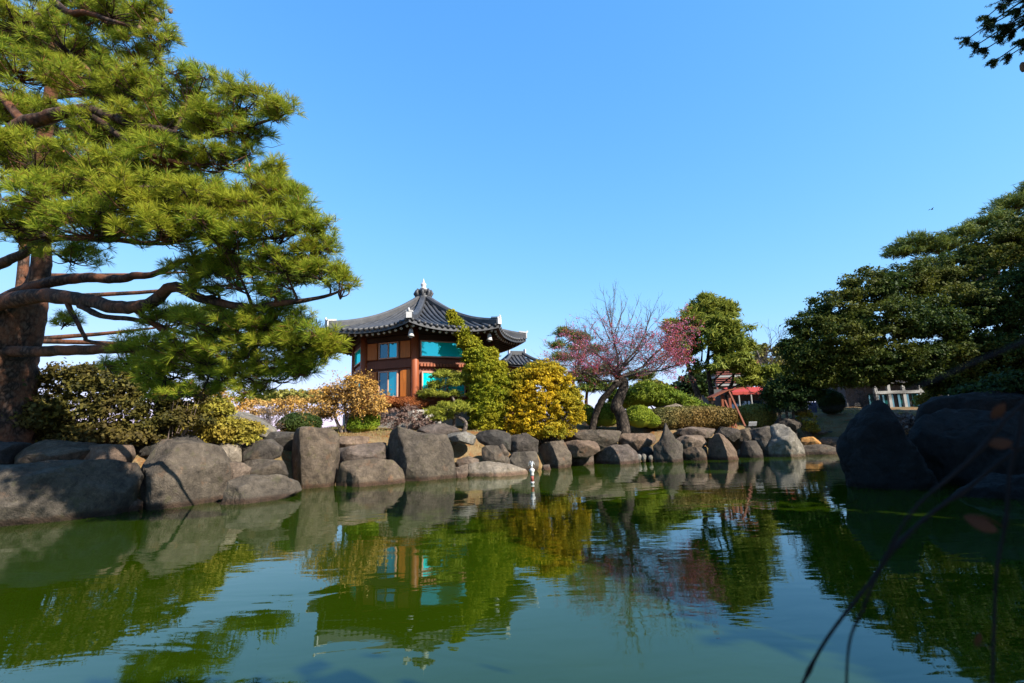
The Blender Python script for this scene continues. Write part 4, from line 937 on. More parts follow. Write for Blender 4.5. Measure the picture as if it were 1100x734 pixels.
# ------------------------------------------------------------------ the old pine on the left
def build_pine():
    rg = np.random.default_rng(42)
    base = at(-14, 478, 13.2); base[2] = g1(base[0], base[1])-0.1
    root = empty('pine_tree', base, 'large old pine with spreading orange-brown limbs and long yellow-green needles, filling the upper left', 'pine tree')
    tr = MB()
    tp = [base, at(-12, 430, 13.2), at(-2, 385, 13.1), at(20, 345, 13.0), at(40, 305, 12.9), at(45, 265, 12.7), at(40, 200, 12.4), at(52, 120, 12.0), at(60, 40, 11.6), at(50, -60, 11.4)]
    P = smooth_path(tp, 60); Rr = np.interp(np.linspace(0, 9, 60), range(10), [1.05, 0.95, 0.85, 0.58, 0.24, 0.20, 0.17, 0.15, 0.12, 0.07])
    tube(tr, P, Rr, 22, 0, 0.06, True, 3); tr.build('trunk', M['bark_pine'], root)
    limbs = []
    def L(pp, r0, r1, n=34, seed=0):
        b = MB(); Q, R = limb(b, pxpath(pp), r0, r1, n, 10, 0.10, seed, 0.05); b.build('branch', M['bark_pine'], root); limbs.append((Q, R))
    L([(-20, 330, 12.4), (40, 318, 11.6), (85, 322, 10.8), (130, 330, 10.0), (162, 325, 9.4), (186, 308, 9.1), (230, 325, 8.8), (280, 329, 8.6), (330, 322, 8.4), (372, 312, 8.3)], 0.20, 0.018, 60, 1)
    L([(-16, 332, 12.9), (30, 311, 12.2), (80, 299, 11.6), (120, 300, 11.2), (155, 296, 10.8), (200, 280, 10.4), (250, 262, 10.0)], 0.17, 0.03, 40, 2)
    L([(-25, 378, 12.9), (60, 377, 12.2), (130, 375, 11.6), (190, 385, 11.2), (260, 392, 10.8), (330, 383, 10.4)], 0.16, 0.02, 40, 3)
    L([(-30, 292, 11.2), (0, 284, 10.8), (25, 272, 10.4), (52, 258, 10.0), (110, 256, 9.4), (170, 262, 9.0), (215, 258, 8.6)], 0.13, 0.02, 40, 4)
    L([(-25, 175, 9.6), (5, 150, 9.0), (28, 133, 8.8), (55, 126, 8.6), (90, 118, 8.4), (140, 132, 8.3), (200, 146, 8.2), (260, 138, 8.1), (306, 124, 8.0)], 0.19, 0.012, 44, 5)
    L([(-10, 92, 9.2), (12, 116, 8.9), (28, 133, 8.75)], 0.07, 0.09, 14, 6)
    L([(40, 15, 9.6), (68, 52, 9.4), (92, 72, 9.3), (112, 92, 9.2), (150, 100, 9.0)], 0.07, 0.015, 24, 7)
    L([(45, -12, 9.2), (72, 12, 9.0), (95, 14, 8.9), (130, 25, 8.7), (178, 40, 8.5)], 0.09, 0.012, 26, 8)
    L([(70, 322, 10.9), (80, 340, 10.8), (92, 362, 10.6), (95, 366, 10.6), (130, 372, 10.3)], 0.06, 0.02, 24, 9)
    L([(85, 328, 10.6), (110, 340, 10.3), (150, 344, 10.0), (200, 358, 9.6), (250, 362, 9.2), (310, 352, 8.9)], 0.07, 0.012, 34, 10)
    L([(140, 330, 9.8), (165, 348, 9.6), (195, 372, 9.5), (230, 400, 9.4), (262, 412, 9.3)], 0.06, 0.012, 26, 11)
    L([(110, 256, 9.4), (180, 240, 8.6), (250, 224, 8.1), (310, 214, 8.05)], 0.07, 0.012, 30, 13)
    L([(200, 280, 10.4), (240, 268, 9.2), (290, 256, 8.3), (338, 246, 8.05)], 0.05, 0.010, 30, 14)
    L([(90, 118, 8.4), (150, 160, 8.2), (200, 176, 8.2), (255, 176, 8.25)], 0.07, 0.012, 30, 15)
    L([(52, 258, 10.0), (60, 225, 8.9), (120, 205, 8.0), (200, 200, 7.9)], 0.06, 0.012, 30, 16)
    L([(-10, 74, 9.5), (30, 78, 9.3), (70, 82, 9.1), (110, 88, 9.0)], 0.04, 0.012, 18, 12)
    pads = [  # px, py, rx, ry, distance
        (20, 18, 60, 36, 9.8), (75, 45, 60, 32, 9.4), (120, 10, 50, 22, 9.0), (25, 75, 55, 28, 9.4), (160, 18, 24, 16, 8.6), (172, 42, 16, 11, 8.5),
        (20, 120, 46, 26, 9.4), (100, 90, 50, 26, 9.0), (150, 92, 42, 22, 8.7), (205, 98, 40, 20, 8.4), (258, 108, 40, 18, 8.2), (295, 122, 20, 14, 8.05), (268, 148, 32, 13, 8.3), (288, 188, 26, 13, 8.2), (318, 228, 26, 12, 8.1), (335, 268, 26, 13, 8.2), (150, 60, 40, 22, 9.1), (232, 130, 42, 20, 8.2), (180, 130, 50, 24, 8.4), (110, 140, 50, 24, 8.6),
        (40, 170, 55, 26, 8.8), (110, 180, 58, 26, 8.3), (180, 170, 55, 24, 8.3), (240, 172, 40, 20, 8.3), (60, 215, 70, 26, 8.2), (140, 215, 66, 28, 7.8), (215, 215, 56, 26, 7.9), (275, 215, 40, 22, 8.0), (308, 212, 22, 12, 8.1),
        (20, 235, 50, 22, 8.6), (100, 245, 60, 22, 8.0), (175, 248, 56, 22, 7.8), (240, 250, 50, 22, 7.9), (295, 248, 40, 20, 8.0), (335, 244, 20, 12, 8.1),
        (205, 285, 36, 16, 8.5), (258, 285, 44, 20, 8.3), (308, 285, 40, 18, 8.2), (345, 292, 26, 14, 8.2), (368, 300, 14, 11, 8.2),
        (230, 312, 34, 11, 8.7), (290, 312, 34, 9, 8.5), (22, 255, 34, 13, 9.6), (75, 275, 36, 12, 9.6), (68, 345, 12, 9, 10.8),
        (180, 345, 34, 16, 9.6), (235, 345, 46, 20, 9.2), (290, 345, 42, 20, 8.9), (328, 362, 34, 16, 8.8), (205, 370, 50, 18, 9.5), (265, 375, 50, 18, 9.2), (325, 376, 36, 15, 9.0), (348, 378, 14, 10, 9.0),
        (150, 372, 30, 13, 10.2), (190, 398, 46, 14, 9.8), (240, 402, 46, 14, 9.5), (290, 402, 40, 12, 9.3), (262, 420, 26, 8, 9.3), (322, 398, 22, 9, 9.2), (160, 404, 26, 10, 10.2), (175, 388, 34, 12, 9.9), (215, 420, 34, 8, 9.6), (130, 392, 24, 9, 10.6), (225, 385, 40, 14, 9.4), (300, 388, 36, 12, 9.2), (180, 420, 26, 8, 10.0), (275, 355, 44, 16, 9.0), (345, 371, 20, 11, 8.9)]
    allQ = np.concatenate([q for q, _ in limbs]); allR = np.concatenate([r for _, r in limbs])
    buds = []
    for n_, pd in enumerate(pads):
        b = np.array(blob(*pd, dy=0.75*pd[2]*mpp(pd[4]))); c = b[:3]; s = b[3:]
        nn = int(np.clip(4+pd[2]*pd[3]/56.0, 5, 34))
        u = unit(rg.normal(size=(nn, 3)))*(rg.random((nn, 1))**0.4)
        N = c+u*s*[1, 1, 0.85]
        i = np.argmin(np.linalg.norm(allQ-(c-[0, 0, s[2]*0.6]), axis=1)); a = allQ[i]
        tw = MB(); hub = c-np.array([0, 0, s[2]*0.55])
        lead = smooth_path([a, (a+hub)/2+rg.normal(size=3)*0.08-[0, 0, 0.04], hub], 9); tube(tw, lead, np.linspace(min(allR[i]*0.6, 0.035), 0.016, 9), 6, 0, 0.1)
        nb = MB(); TC, TA = [], []
        for q in N:
            st = lead[rg.integers(4, 9)]; st = hub if rg.random() < 0.5 else st
            m = (st+q)/2-np.array([0, 0, 0.12*np.linalg.norm(q-st)])+rg.normal(size=3)*0.04
            path = smooth_path([st, m, q], 7); tube(tw, path, np.linspace(0.014, 0.007, 7), 5)
            for k in range(rg.integers(5, 9)):
                o = unit(rg.normal(size=3)+[0, 0, 0.5])*rg.uniform(0.05, 0.24)*np.array([1, 1, 0.75]); e = q+o
                tube(tw, [q-[0, 0, 0.01], q+o*0.55-[0, 0, 0.02], e], [0.006, 0.005, 0.004], 3)
                ax = unit(unit(o)*0.6+np.array([0, -0.12, 0.75])+rg.normal(size=3)*0.25)
                TC.append(e); TA.append(ax)
                if rg.random() < 0.02 and e[2] > c[2]: buds.append((e, ax))
        for _ in range(4):                          # bare dead twigs poking out of the pad
            e = c+unit(rg.normal(size=3))*s*rg.uniform(0.9, 1.25); tube(tw, smooth_path([hub, (hub+e)/2-[0, 0, 0.05], e], 7)+rg.normal(size=(7, 3))*0.012, np.linspace(0.011, 0.003, 7), 4)
        TC = np.array(TC); TA = np.array(TA)
        needle_tufts(nb, TC, TA, 0.20, 38, rg, 0.0036, 0.95, 0.10)
        tw.build('twig', M['bark_pine'], root); nb.build('needle_cluster', M['needle'], root)
    rg.shuffle(buds)
    for e, ax in buds[:60]:
        b = MB(); tube(b, [e, e+ax*0.035, e+ax*0.075], [0.014, 0.017, 0.004], 6); b.build('bud', M['bud'], root)
    for px, py, Y in ((168, 22, 8.45), (178, 41, 8.4), (150, 30, 8.5), (160, 8, 8.5), (183, 12, 8.4), (128, 34, 8.6)):
        c = at(px, py, Y); b = MB()
        lathe(b, [(0.0, -0.05), (0.022, -0.045), (0.036, -0.015), (0.034, 0.012), (0.02, 0.04), (0.0, 0.052)], c, 10)
        for a in range(26):
            t = a*2.4; z = -0.04+0.08*a/26; r = 0.034*math.sqrt(max(0.05, 1-(z/0.055)**2)); d = np.array([math.cos(t), math.sin(t), 0.1])
            tube(b, [c+[0, 0, z]+d*r*0.6, c+[0, 0, z]+d*(r+0.010)], [0.008, 0.005], 4)
        b.build('cone', M['cone'], root)
build_pine()

# ------------------------------------------------------------------ shrubs on the left bank
def sh(lst, Y): return [blob(*p, Y) for p in lst]
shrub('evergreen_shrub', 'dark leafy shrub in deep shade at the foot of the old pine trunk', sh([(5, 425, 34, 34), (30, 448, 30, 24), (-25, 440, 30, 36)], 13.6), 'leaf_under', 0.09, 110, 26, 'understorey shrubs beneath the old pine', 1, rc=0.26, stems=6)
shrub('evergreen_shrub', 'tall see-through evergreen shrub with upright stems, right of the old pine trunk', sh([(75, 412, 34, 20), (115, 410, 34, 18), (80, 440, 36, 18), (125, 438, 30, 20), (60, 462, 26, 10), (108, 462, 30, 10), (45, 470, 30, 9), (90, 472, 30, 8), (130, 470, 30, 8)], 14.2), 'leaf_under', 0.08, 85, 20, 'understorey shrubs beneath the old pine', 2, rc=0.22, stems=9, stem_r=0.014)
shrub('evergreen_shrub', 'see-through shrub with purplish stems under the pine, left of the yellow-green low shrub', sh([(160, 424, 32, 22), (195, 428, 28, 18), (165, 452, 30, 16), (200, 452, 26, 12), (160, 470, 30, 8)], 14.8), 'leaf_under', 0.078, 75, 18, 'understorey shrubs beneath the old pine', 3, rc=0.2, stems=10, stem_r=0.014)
shrub('low_shrub', 'yellow-green low shrub spreading over the bank behind the dappled big boulder', sh([(175, 462, 26, 11), (210, 456, 30, 16), (240, 462, 24, 14), (255, 470, 20, 9), (225, 440, 24, 12), (215, 471, 20, 7), (150, 466, 24, 9), (195, 445, 22, 12), (265, 462, 14, 8), (135, 471, 20, 6)], 15.6), 'leaf_yellowgreen', 0.065, 130, 20, None, 4, rc=0.16, stems=4)
def bare_shrub(name, label, px, py, Y, w, h, seed, mat='twig', n=16, group=None, leaf=None):
    rg = np.random.default_rng(seed+60); c = at(px, py, Y); z = g1(c[0], Y)-0.05
    root = empty(name, (c[0], Y, z), label, 'shrub', group); b = MB(); ends = []
    for k in range(n):
        d = np.array([rg.normal()*0.6*w, rg.normal()*0.5*w, h]); s = np.array([c[0]+rg.normal()*0.12*w, Y+rg.normal()*0.1*w, z])
        twig_tree(b, s, d, h*rg.uniform(0.45, 0.7), 0.016, rg, 2, 0.3, (3, 6), 0.8, ends, 4)
    b.build('stem', M[mat], root)
    if leaf:
        pts = np.concatenate([P for P, dp in ends if dp <= 1]); pts = pts[rg.random(len(pts)) < leaf[2]]
        pts = np.repeat(pts, leaf[3], 0)+rg.normal(size=(len(pts)*leaf[3], 3))*0.06
        lb = MB(); V, F = quads(pts, rg.normal(size=pts.shape)+[0, 0, 0.5], leaf[1]*rg.uniform(0.6, 1.2, len(pts)), leaf[1]*0.6, rg); lb.add(V, F, 0, False); lb.build('foliage', M[leaf[0]], root)
    return root
bare_shrub('bare_shrub', 'bare grey-twigged shrub behind the long pale slab', 285, 455, 18.6, 1.1, 1.1, 1, 'bark_grey', 18)
bare_shrub('rusty_shrub', 'thin rust-leaved shrub between the bare grey shrub and the bare tan tree', 325, 460, 19.4, 1.1, 1.15, 2, 'twig', 14, None, ('leaf_tan', 0.06, 0.5, 2))
shrub('tan_shrub', 'low rust-tan shrubbery filling the gap behind the long pale slab on the left', sh([(250, 436, 22, 10), (285, 440, 26, 11), (318, 438, 24, 11), (345, 446, 14, 9), (225, 428, 20, 10)], 21.5), 'leaf_tan', 0.07, 60, 14, None, 72, rc=0.22, stems=9, stem_r=0.012)
clipped('dark_shrub', 'low dark rounded shrub in shade behind the tall upright block', [blob(322, 456, 24, 13, 19.6)], 'leaf_dark', 0.06, 4500, None, 3)

# tan multi-stem maple
def build_maple():
    rg = np.random.default_rng(77); Y = 20.4; c = at(371, 468, Y); z = g1(c[0], Y)-0.05
    root = empty('small_tree', (c[0], Y, z), 'small bare-twigged tan tree with pale slender stems, left of the pavilion windows', 'tree')
    ends = []; k = mpp(Y)
    for px in (366, 371, 376):
        b = MB(); s = np.array([c[0]+(px-371)*k*0.8, Y+rg.normal()*0.1, z]); t = at(371+(px-371)*2.2, 428, Y)
        P, R = limb(b, [s, (s+t)/2+[0.03*(px-371), 0, 0], t], 0.075, 0.035, 12, 7, 0.1, px, 0.05); b.build('trunk', M['bark_grey'], root)
        b = MB()
        for q in range(13):
            i = rg.integers(4, 12); d = np.array([rg.normal()*0.8+(px-371)*0.07, rg.normal()*0.5, 0.75])
            twig_tree(b, P[i], d, rg.uniform(0.5, 0.95), 0.02, rg, 2, 0.12, (3, 6), 0.75, ends, 4)
        b.build('branch', M['bark_grey'], root)
    pts = np.concatenate([P for P, dp in ends if dp <= 1]); pts = np.repeat(pts, 2, 0); pts = pts+rg.normal(size=pts.shape)*0.09
    pts = pts[rg.random(len(pts)) < 0.62]
    mb = MB(); V, F = quads(pts, rg.normal(size=pts.shape)+[0, 0, 0.8], 0.085*rg.uniform(0.6, 1.2, len(pts)), 0.055, rg); mb.add(V, F, 0, False)
    crown(mb, [blob(398, 428, 18, 14, Y), blob(352, 424, 18, 10, Y), blob(385, 412, 18, 10, Y), blob(404, 440, 10, 8, Y)], 0.08, 26, 12, rg, rc=0.22)
    mb.build('foliage', M['leaf_tan'], root)
build_maple()
clipped('round_shrub', 'bright green rounded shrub right beside the tan tree stems', [blob(391, 453, 18, 14, 20.9), blob(384, 458, 13, 9, 20.6)], 'leaf_bright', 0.06, 5200, None, 5, bump=0.09)
shrub('purple_shrub', 'purplish-brown twiggy shrub behind the double-humped boulder', sh([(420, 450, 15, 13), (440, 448, 16, 13), (455, 455, 12, 9)], 21.4), 'leaf_purple', 0.05, 60, 18, None, 6, rc=0.14, stems=14, stem_r=0.012)
clipped('rust_hedge', 'low rust-red hedge along the foot of the pavilion wall', [blob(410, 433, 22, 8, 22.6), blob(440, 434, 22, 8, 22.6)], 'leaf_red', 0.05, 3500, None, 7)
# cloud pine and low pads in front of the turquoise windows
def cloud_tree(name, label, pads, trunk, r, mat, group=None, seed=0, needle=True, Y=21.8):
    rg = np.random.default_rng(seed+3000); s = trunk[0].copy(); s[2] = g1(s[0], s[1])-0.05; trunk[0] = s
    root = empty(name, s, label, 'tree', group); b = MB(); P, R = limb(b, trunk, r, r*0.45, 16, 8, 0.1, seed, 0.04); b.build('trunk', M['bark_grey'], root)
    for pd in pads:
        bb = blob(*pd[:4], Y); c = np.array(bb[:3]); i = np.argmin(np.linalg.norm(P-c, axis=1))
        lb = MB(); limb(lb, [P[i], (P[i]+c)/2-[0, 0, 0.05], c], r*0.4, 0.012, 8, 6, 0.1, 1); lb.build('branch', M['bark_grey'], root)
        fb_ = MB(); crown(fb_, [bb], 0.13, int(14+pd[2]*pd[3]*0.16), 34, rg, rc=0.16, aspect=0.12, spray=True, low=-0.25, inner=0.35, drop=-1, upb=0.3); fb_.build('foliage_pad', M[mat], root)
    return root
M['needle_lit'] = foliage_mat('cloud_pine_needles', (0.11, 0.14, 0.018), (0.24, 0.26, 0.03), (0.40, 0.38, 0.05), 0.35, (0.2, 0.22, 0.03), 1.5)
cloud_tree('cloud_pine', 'small cloud-pruned pine in front of the lower turquoise windows', [(478, 404, 17, 6), (492, 412, 12, 6), (470, 415, 14, 6), (462, 424, 14, 7), (484, 424, 12, 5), (500, 405, 8, 5)], [at(487, 446, 22.2), at(488, 432, 22.2), at(480, 420, 22.2), at(482, 408, 22.2)], 0.07, 'needle_lit', None, 1, Y=22.2)
cloud_tree('low_spreading_pine', 'low flat-padded pine between the purplish shrub and the leaning evergreen', [(484, 437, 21, 6), (468, 444, 14, 6), (496, 441, 12, 6), (476, 450, 14, 6)], [at(498, 464, 21.4), at(500, 454, 21.4), at(490, 446, 21.4), at(480, 440, 21.4)], 0.10, 'needle_lit', None, 2, Y=21.4)

# leaning conical evergreen
def build_cone():
    rg = np.random.default_rng(5); Y = 22.3
    axis_ = [(522, 456, 20), (523, 440, 23), (525, 425, 24), (525, 410, 24), (519, 396, 21), (512, 382, 17), (503, 368, 12.5), (496, 357, 9), (490, 347, 6), (485, 339, 3.5)]
    base = at(522, 468, Y); base[2] = g1(base[0], Y)-0.05
    root = empty('leaning_evergreen', base, 'dense conical evergreen leaning left to a pointed tip, in front of the pavilion', 'tree')
    blobs = [blob(px, py, rx, max(rx*0.62, 6), Y, rx*mpp(Y)*0.9) for px, py, rx in axis_]
    blobs += [blob(536, 398, 9, 11, Y), blob(540, 415, 10, 13, Y), blob(528, 382, 7, 9, Y), blob(536, 438, 11, 14, Y)]
    b = MB()
    for bb in blobs:
        n = int(60+bb[3]*bb[5]*210); solid_leafy(b, tuple(np.array(bb)*[1, 1, 1, .84, .84, .86]), 0.06, 500, rg, 0.10, 5, -0.95); crown(b, [bb], 0.06, int(n*1.35), 26, rg, rc=0.12, low=-0.95, inner=0.7, drop=-1)
    b.build('crown', M['leaf_cone'], root)
    t = MB(); limb(t, [base, at(519, 430, Y), at(512, 395, Y), at(488, 346, Y)], 0.12, 0.015, 16, 8, 0.1); t.build('trunk', M['bark_dark'], root)
build_cone()
# golden shrub
def build_gold():
    rg = np.random.default_rng(6); Y = 22.4
    bl = sh([(580, 425, 40, 34), (560, 440, 30, 28), (605, 440, 20, 26), (585, 400, 22, 14), (552, 424, 18, 18), (600, 415, 18, 18), (615, 430, 11, 14), (574, 456, 34, 14), (560, 405, 14, 10), (620, 447, 7, 8), (590, 464, 30, 8), (562, 462, 22, 8)], Y)
    x, y = at(583, 470, Y)[0], Y; z = g1(x, y)-0.05
    root = empty('golden_shrub', (x, y, z), 'large rounded golden-yellow shrub right of the leaning evergreen', 'shrub')
    b = MB()
    for bb in bl: crown(b, [bb], 0.066, int(60+bb[3]*bb[5]*135), 26, rg, rc=0.15, low=-0.95, inner=0.45, drop=0.05)
    b.build('foliage', M['leaf_gold'], root); s = MB()
    for k in range(22):
        bb = bl[rg.integers(len(bl))]; e = np.array(bb[:3])+unit(rg.normal(size=3))*np.array(bb[3:])*0.8
        st = np.array([x+rg.normal()*0.12, y+rg.normal()*0.1, z]); limb(s, [st, st*0.45+e*0.55+[0, 0, -0.1], e], 0.035, 0.005, 9, 5, 0.1, k, 0.05)
    s.build('stem', M['bark_grey'], root)
build_gold()

# ------------------------------------------------------------------ plum tree
def build_plum():
    rg = np.random.default_rng(21); Y = 24.2; k = mpp(Y)
    base = at(672, 461, Y); base[2] = g1(base[0], Y)-0.08
    root = empty('plum_tree', base, 'plum tree with an S-curved trunk, red blossom and tall bare upright shoots', 'tree')
    b = MB(); t1 = [base, at(667, 447, Y), at(662, 437, Y), at(667, 424, Y), at(671, 412, Y), at(664, 404, Y), at(662, 396, Y)]
    P1, _ = limb(b, t1, 0.32, 0.16, 26, 14, 0.14, 3, 0.06); b.build('trunk', M['bark_dark'], root)
    b = MB(); s = at(634, 458, Y+0.5); s[2] = g1(s[0], Y+0.5)-0.05
    P2_, _ = limb(b, [s, at(641, 442, Y+0.4), at(648, 428, Y+0.2), at(660, 416, Y), at(672, 408, Y)], 0.17, 0.15, 20, 10, 0.12, 4, 0.05); b.build('trunk', M['bark_dark'], root)
    ends = []; bb = MB()
    mains = [[(664, 404, 0), (650, 398, -.3), (632, 390, -.6), (614, 378, -.8)], [(662, 398, 0), (645, 384, .3), (625, 372, .6), (608, 362, .6)], [(668, 408, 0), (650, 410, -.5), (630, 402, -1), (608, 392, -1.2)],
             [(664, 400, 0), (664, 385, .1), (660, 368, .1), (656, 350, 0)], [(664, 400, 0), (676, 384, -.4), (688, 370, -.5), (696, 352, -.4)], [(668, 404, 0), (690, 395, .3), (712, 383, .6), (735, 368, .6)],
             [(668, 406, 0), (690, 400, -.5), (710, 398, -1), (730, 390, -1.3)], [(668, 404, 0), (695, 402, .6), (715, 388, 1.0), (738, 356, 1.0)], [(664, 402, 0), (672, 392, -1), (680, 384, -1.6), (690, 372, -2)], [(664, 402, 0), (652, 390, 1), (640, 378, 1.6), (630, 362, 2)],
             [(650, 398, -.3), (640, 402, -.7), (622, 398, -1.2), (606, 380, -1.6)], [(690, 395, .3), (705, 378, .1), (718, 366, 0), (722, 348, 0)]]
    shoots = []
    for mpts in mains:
        pts = [at(px, py, Y+dy) for px, py, dy in mpts]; Q, R = limb(bb, pts, 0.065, 0.018, 20, 7, 0.12, len(ends), 0.10)
        for q in range(34):
            i = rg.integers(3, 20); d = np.array([rg.normal()*0.9, rg.normal()*0.7, rg.uniform(-0.15, 0.9)])
            twig_tree(bb, Q[i], d, rg.uniform(0.5, 1.05), 0.014, rg, 2, 0.15, (2, 5), 0.7, ends, 4)
    bb.build('branch', M['bark_grey'], root)
    sb = MB()
    for px, py, tx, ty in [(656, 352, 648, 312), (657, 360, 660, 308), (660, 372, 676, 318), (655, 365, 636, 325), (690, 365, 706, 322), (694, 358, 700, 335), (660, 358, 668, 322), (652, 372, 628, 340), (664, 368, 686, 322), (657, 350, 655, 318), (690, 370, 714, 336), (676, 384, 690, 330)]:
        a = at(px, py, Y+rg.normal()*0.3); e = at(tx, ty, Y+rg.normal()*0.6)
        P, _ = limb(sb, [a, (a+e)/2+rg.normal(size=3)*0.06, e], 0.026, 0.005, 14, 4, 0, px, 0.06)
        for q in range(7):
            i = rg.integers(3, 13); d = unit(e-a)+rg.normal(size=3)*[0.45, 0.45, 0.1]; twig_tree(sb, P[i], d, rg.uniform(0.35, 0.8), 0.009, rg, 1, 0.4, (2, 4), 0.45, None, 3)
    sb.build('shoot', M['bark_grey'], root)
    db = MB()
    for q in range(26):                             # drooping twigs on the right
        a = at(rg.uniform(705, 742), rg.uniform(372, 392), Y+rg.normal()*0.6); e = a+np.array([rg.uniform(-1.5, -0.2), rg.normal()*0.3, rg.uniform(-1.2, -0.5)])
        P, _ = limb(db, [a, a*0.6+e*0.4+[0.1, 0, 0.1], e], 0.01, 0.004, 9, 3, 0, q, 0.05); ends.append((P[:4], 1))
    db.build('drooping_twig', M['bark_grey'], root)
    def zone(P):                                    # where the tree flowers: left tip, centre band, thick on the right
        d = P-np.array([0, 0, CAM_H]); zz = d[:, 1]*math.cos(PITCH)+d[:, 2]*math.sin(PITCH); yy = -d[:, 1]*math.sin(PITCH)+d[:, 2]*math.cos(PITCH)
        return d[:, 0]/zz*FPX, yy/zz*FPX
    pts = np.concatenate([P for P, dp in ends if dp <= 1]); xr = (pts[:, 0]-base[0]); 
    pr = np.clip(0.055+0.12*(xr > 2.0)+0.05*(xr < -1.7)+0.13*(fbm(pts*0.9, 3, 2) > 0.15), 0, 0.5)*(pts[:, 2] > base[2]+2.2)
    S_ = pts[rg.random(len(pts)) < pr]
    for mat, sel in (('blossom', rg.random(len(S_)) < 0.85), ('blossom_pink', None)):
        q = S_[sel] if sel is not None else S_[rg.random(len(S_)) < 0.28]
        q = np.repeat(q, 3, 0)+rg.normal(size=(len(q)*3, 3))*0.045
        fb_ = MB(); V, F = quads(q, rg.normal(size=q.shape)+[0.3, -0.6, 0.3], 0.052*rg.uniform(0.6, 1.2, len(q)), 0.046, rg); fb_.add(V, F, 0, False); fb_.build('blossom', M[mat], root)
build_plum()

# ------------------------------------------------------------------ clipped shrubs and hedges of the middle
clipped('round_shrub', 'bright lime clipped dome right of the plum trunk', [blob(686, 448, 17, 13, 24.9), blob(700, 453, 10, 8, 24.9)], 'leaf_lime', 0.05, 6500, 'clipped domes around the plum tree', 8, bump=0.03)
clipped('round_shrub', 'dark green clipped dome between the two plum trunks', [blob(652, 446, 16, 14, 25.2), blob(640, 450, 13, 10, 25.4)], 'leaf_juniper', 0.05, 6000, 'clipped domes around the plum tree', 9, bump=0.04)
clipped('round_shrub', 'small clipped dome behind the golden shrub, left of the leaning plum trunk', [blob(628, 444, 12, 10, 26.0)], 'leaf_juniper', 0.05, 3500, 'clipped domes around the plum tree', 10, bump=0.04)
def juniper():
    rg = np.random.default_rng(9); Y = 27.5
    bl = sh([(690, 426, 28, 15), (715, 430, 22, 11), (672, 430, 18, 12), (735, 436, 18, 8), (752, 441, 14, 5), (705, 422, 18, 8)], Y)
    b0 = np.array(bl); x, y = b0[:, 0].mean(), Y; z = g1(x, y)-0.05; root = empty('juniper', (x, y, z), 'spreading juniper mound sweeping down to the right behind the plum tree', 'shrub')
    b = MB(); 
    for bb in bl: solid_leafy(b, tuple(np.array(bb)*[1, 1, 1, .9, .9, .85]), 0.07, 1500, rg, 0.08, 3)
    for bb in bl: crown(b, [bb], 0.15, 90, 22, rg, rc=0.2, aspect=0.22, spray=True, inner=0.8, low=-0.4)
    b.build('foliage', M['leaf_juniper'], root)
    s = MB()
    for bb in bl: limb(s, [np.array([x, y, z]), (np.array([x, y, z])+np.array(bb[:3]))/2, np.array(bb[:3])], 0.07, 0.02, 8, 6)
    s.build('stem', M['bark_dark'], root)
juniper()
clipped('long_hedge', 'long low clipped hedge, rusty to olive, above the pointed rock', [blob(739, 449, 50, 12, 25.8, 1.0)], 'leaf_hedge', 0.07, 22000, None, 11, bump=0.05, low=-0.95, boxy=4.0)
clipped('olive_shrub', 'olive clipped mound behind the small white sign', [blob(810, 448, 22, 14, 27.0)], 'leaf_olive', 0.07, 11000, None, 12, bump=0.05, low=-0.8, boxy=2.7)
clipped('round_shrub', 'small dark ball-shaped bush at the landing, right of the blue notice board', [blob(893, 432, 14, 14, 28.6)], 'leaf_dark', 0.06, 6000, None, 13, bump=0.05, low=-0.9)
shrub('low_shrub', 'pale yellowish leafy plant right of the tall streaked stone', sh([(866, 452, 9, 10), (871, 461, 9, 7), (862, 444, 7, 6)], 25.9), 'leaf_yellowgreen', 0.09, 26, 12, None, 14, rc=0.15, stems=4)
shrub('low_shrub', 'dry brown low shrub between the tall shaded boulder and the wide dark boulder', sh([(968, 455, 16, 12), (982, 462, 14, 12)], 17.0), 'leaf_purple', 0.06, 60, 16, None, 15, rc=0.15, stems=5)
bare_shrub('bare_shrub', 'greyish dry shrub beside the small dark ball-shaped bush', 930, 440, 30.0, 1.4, 1.5, 5, 'bark_grey', 16, None, ('leaf_purple', 0.06, 0.4, 1))
shrub('low_shrub', 'yellow-green bush at the right end of the glazed house', sh([(1003, 418, 14, 14), (997, 430, 12, 10)], 27.0), 'leaf_yellowgreen', 0.10, 46, 18, None, 16, rc=0.22, stems=4)

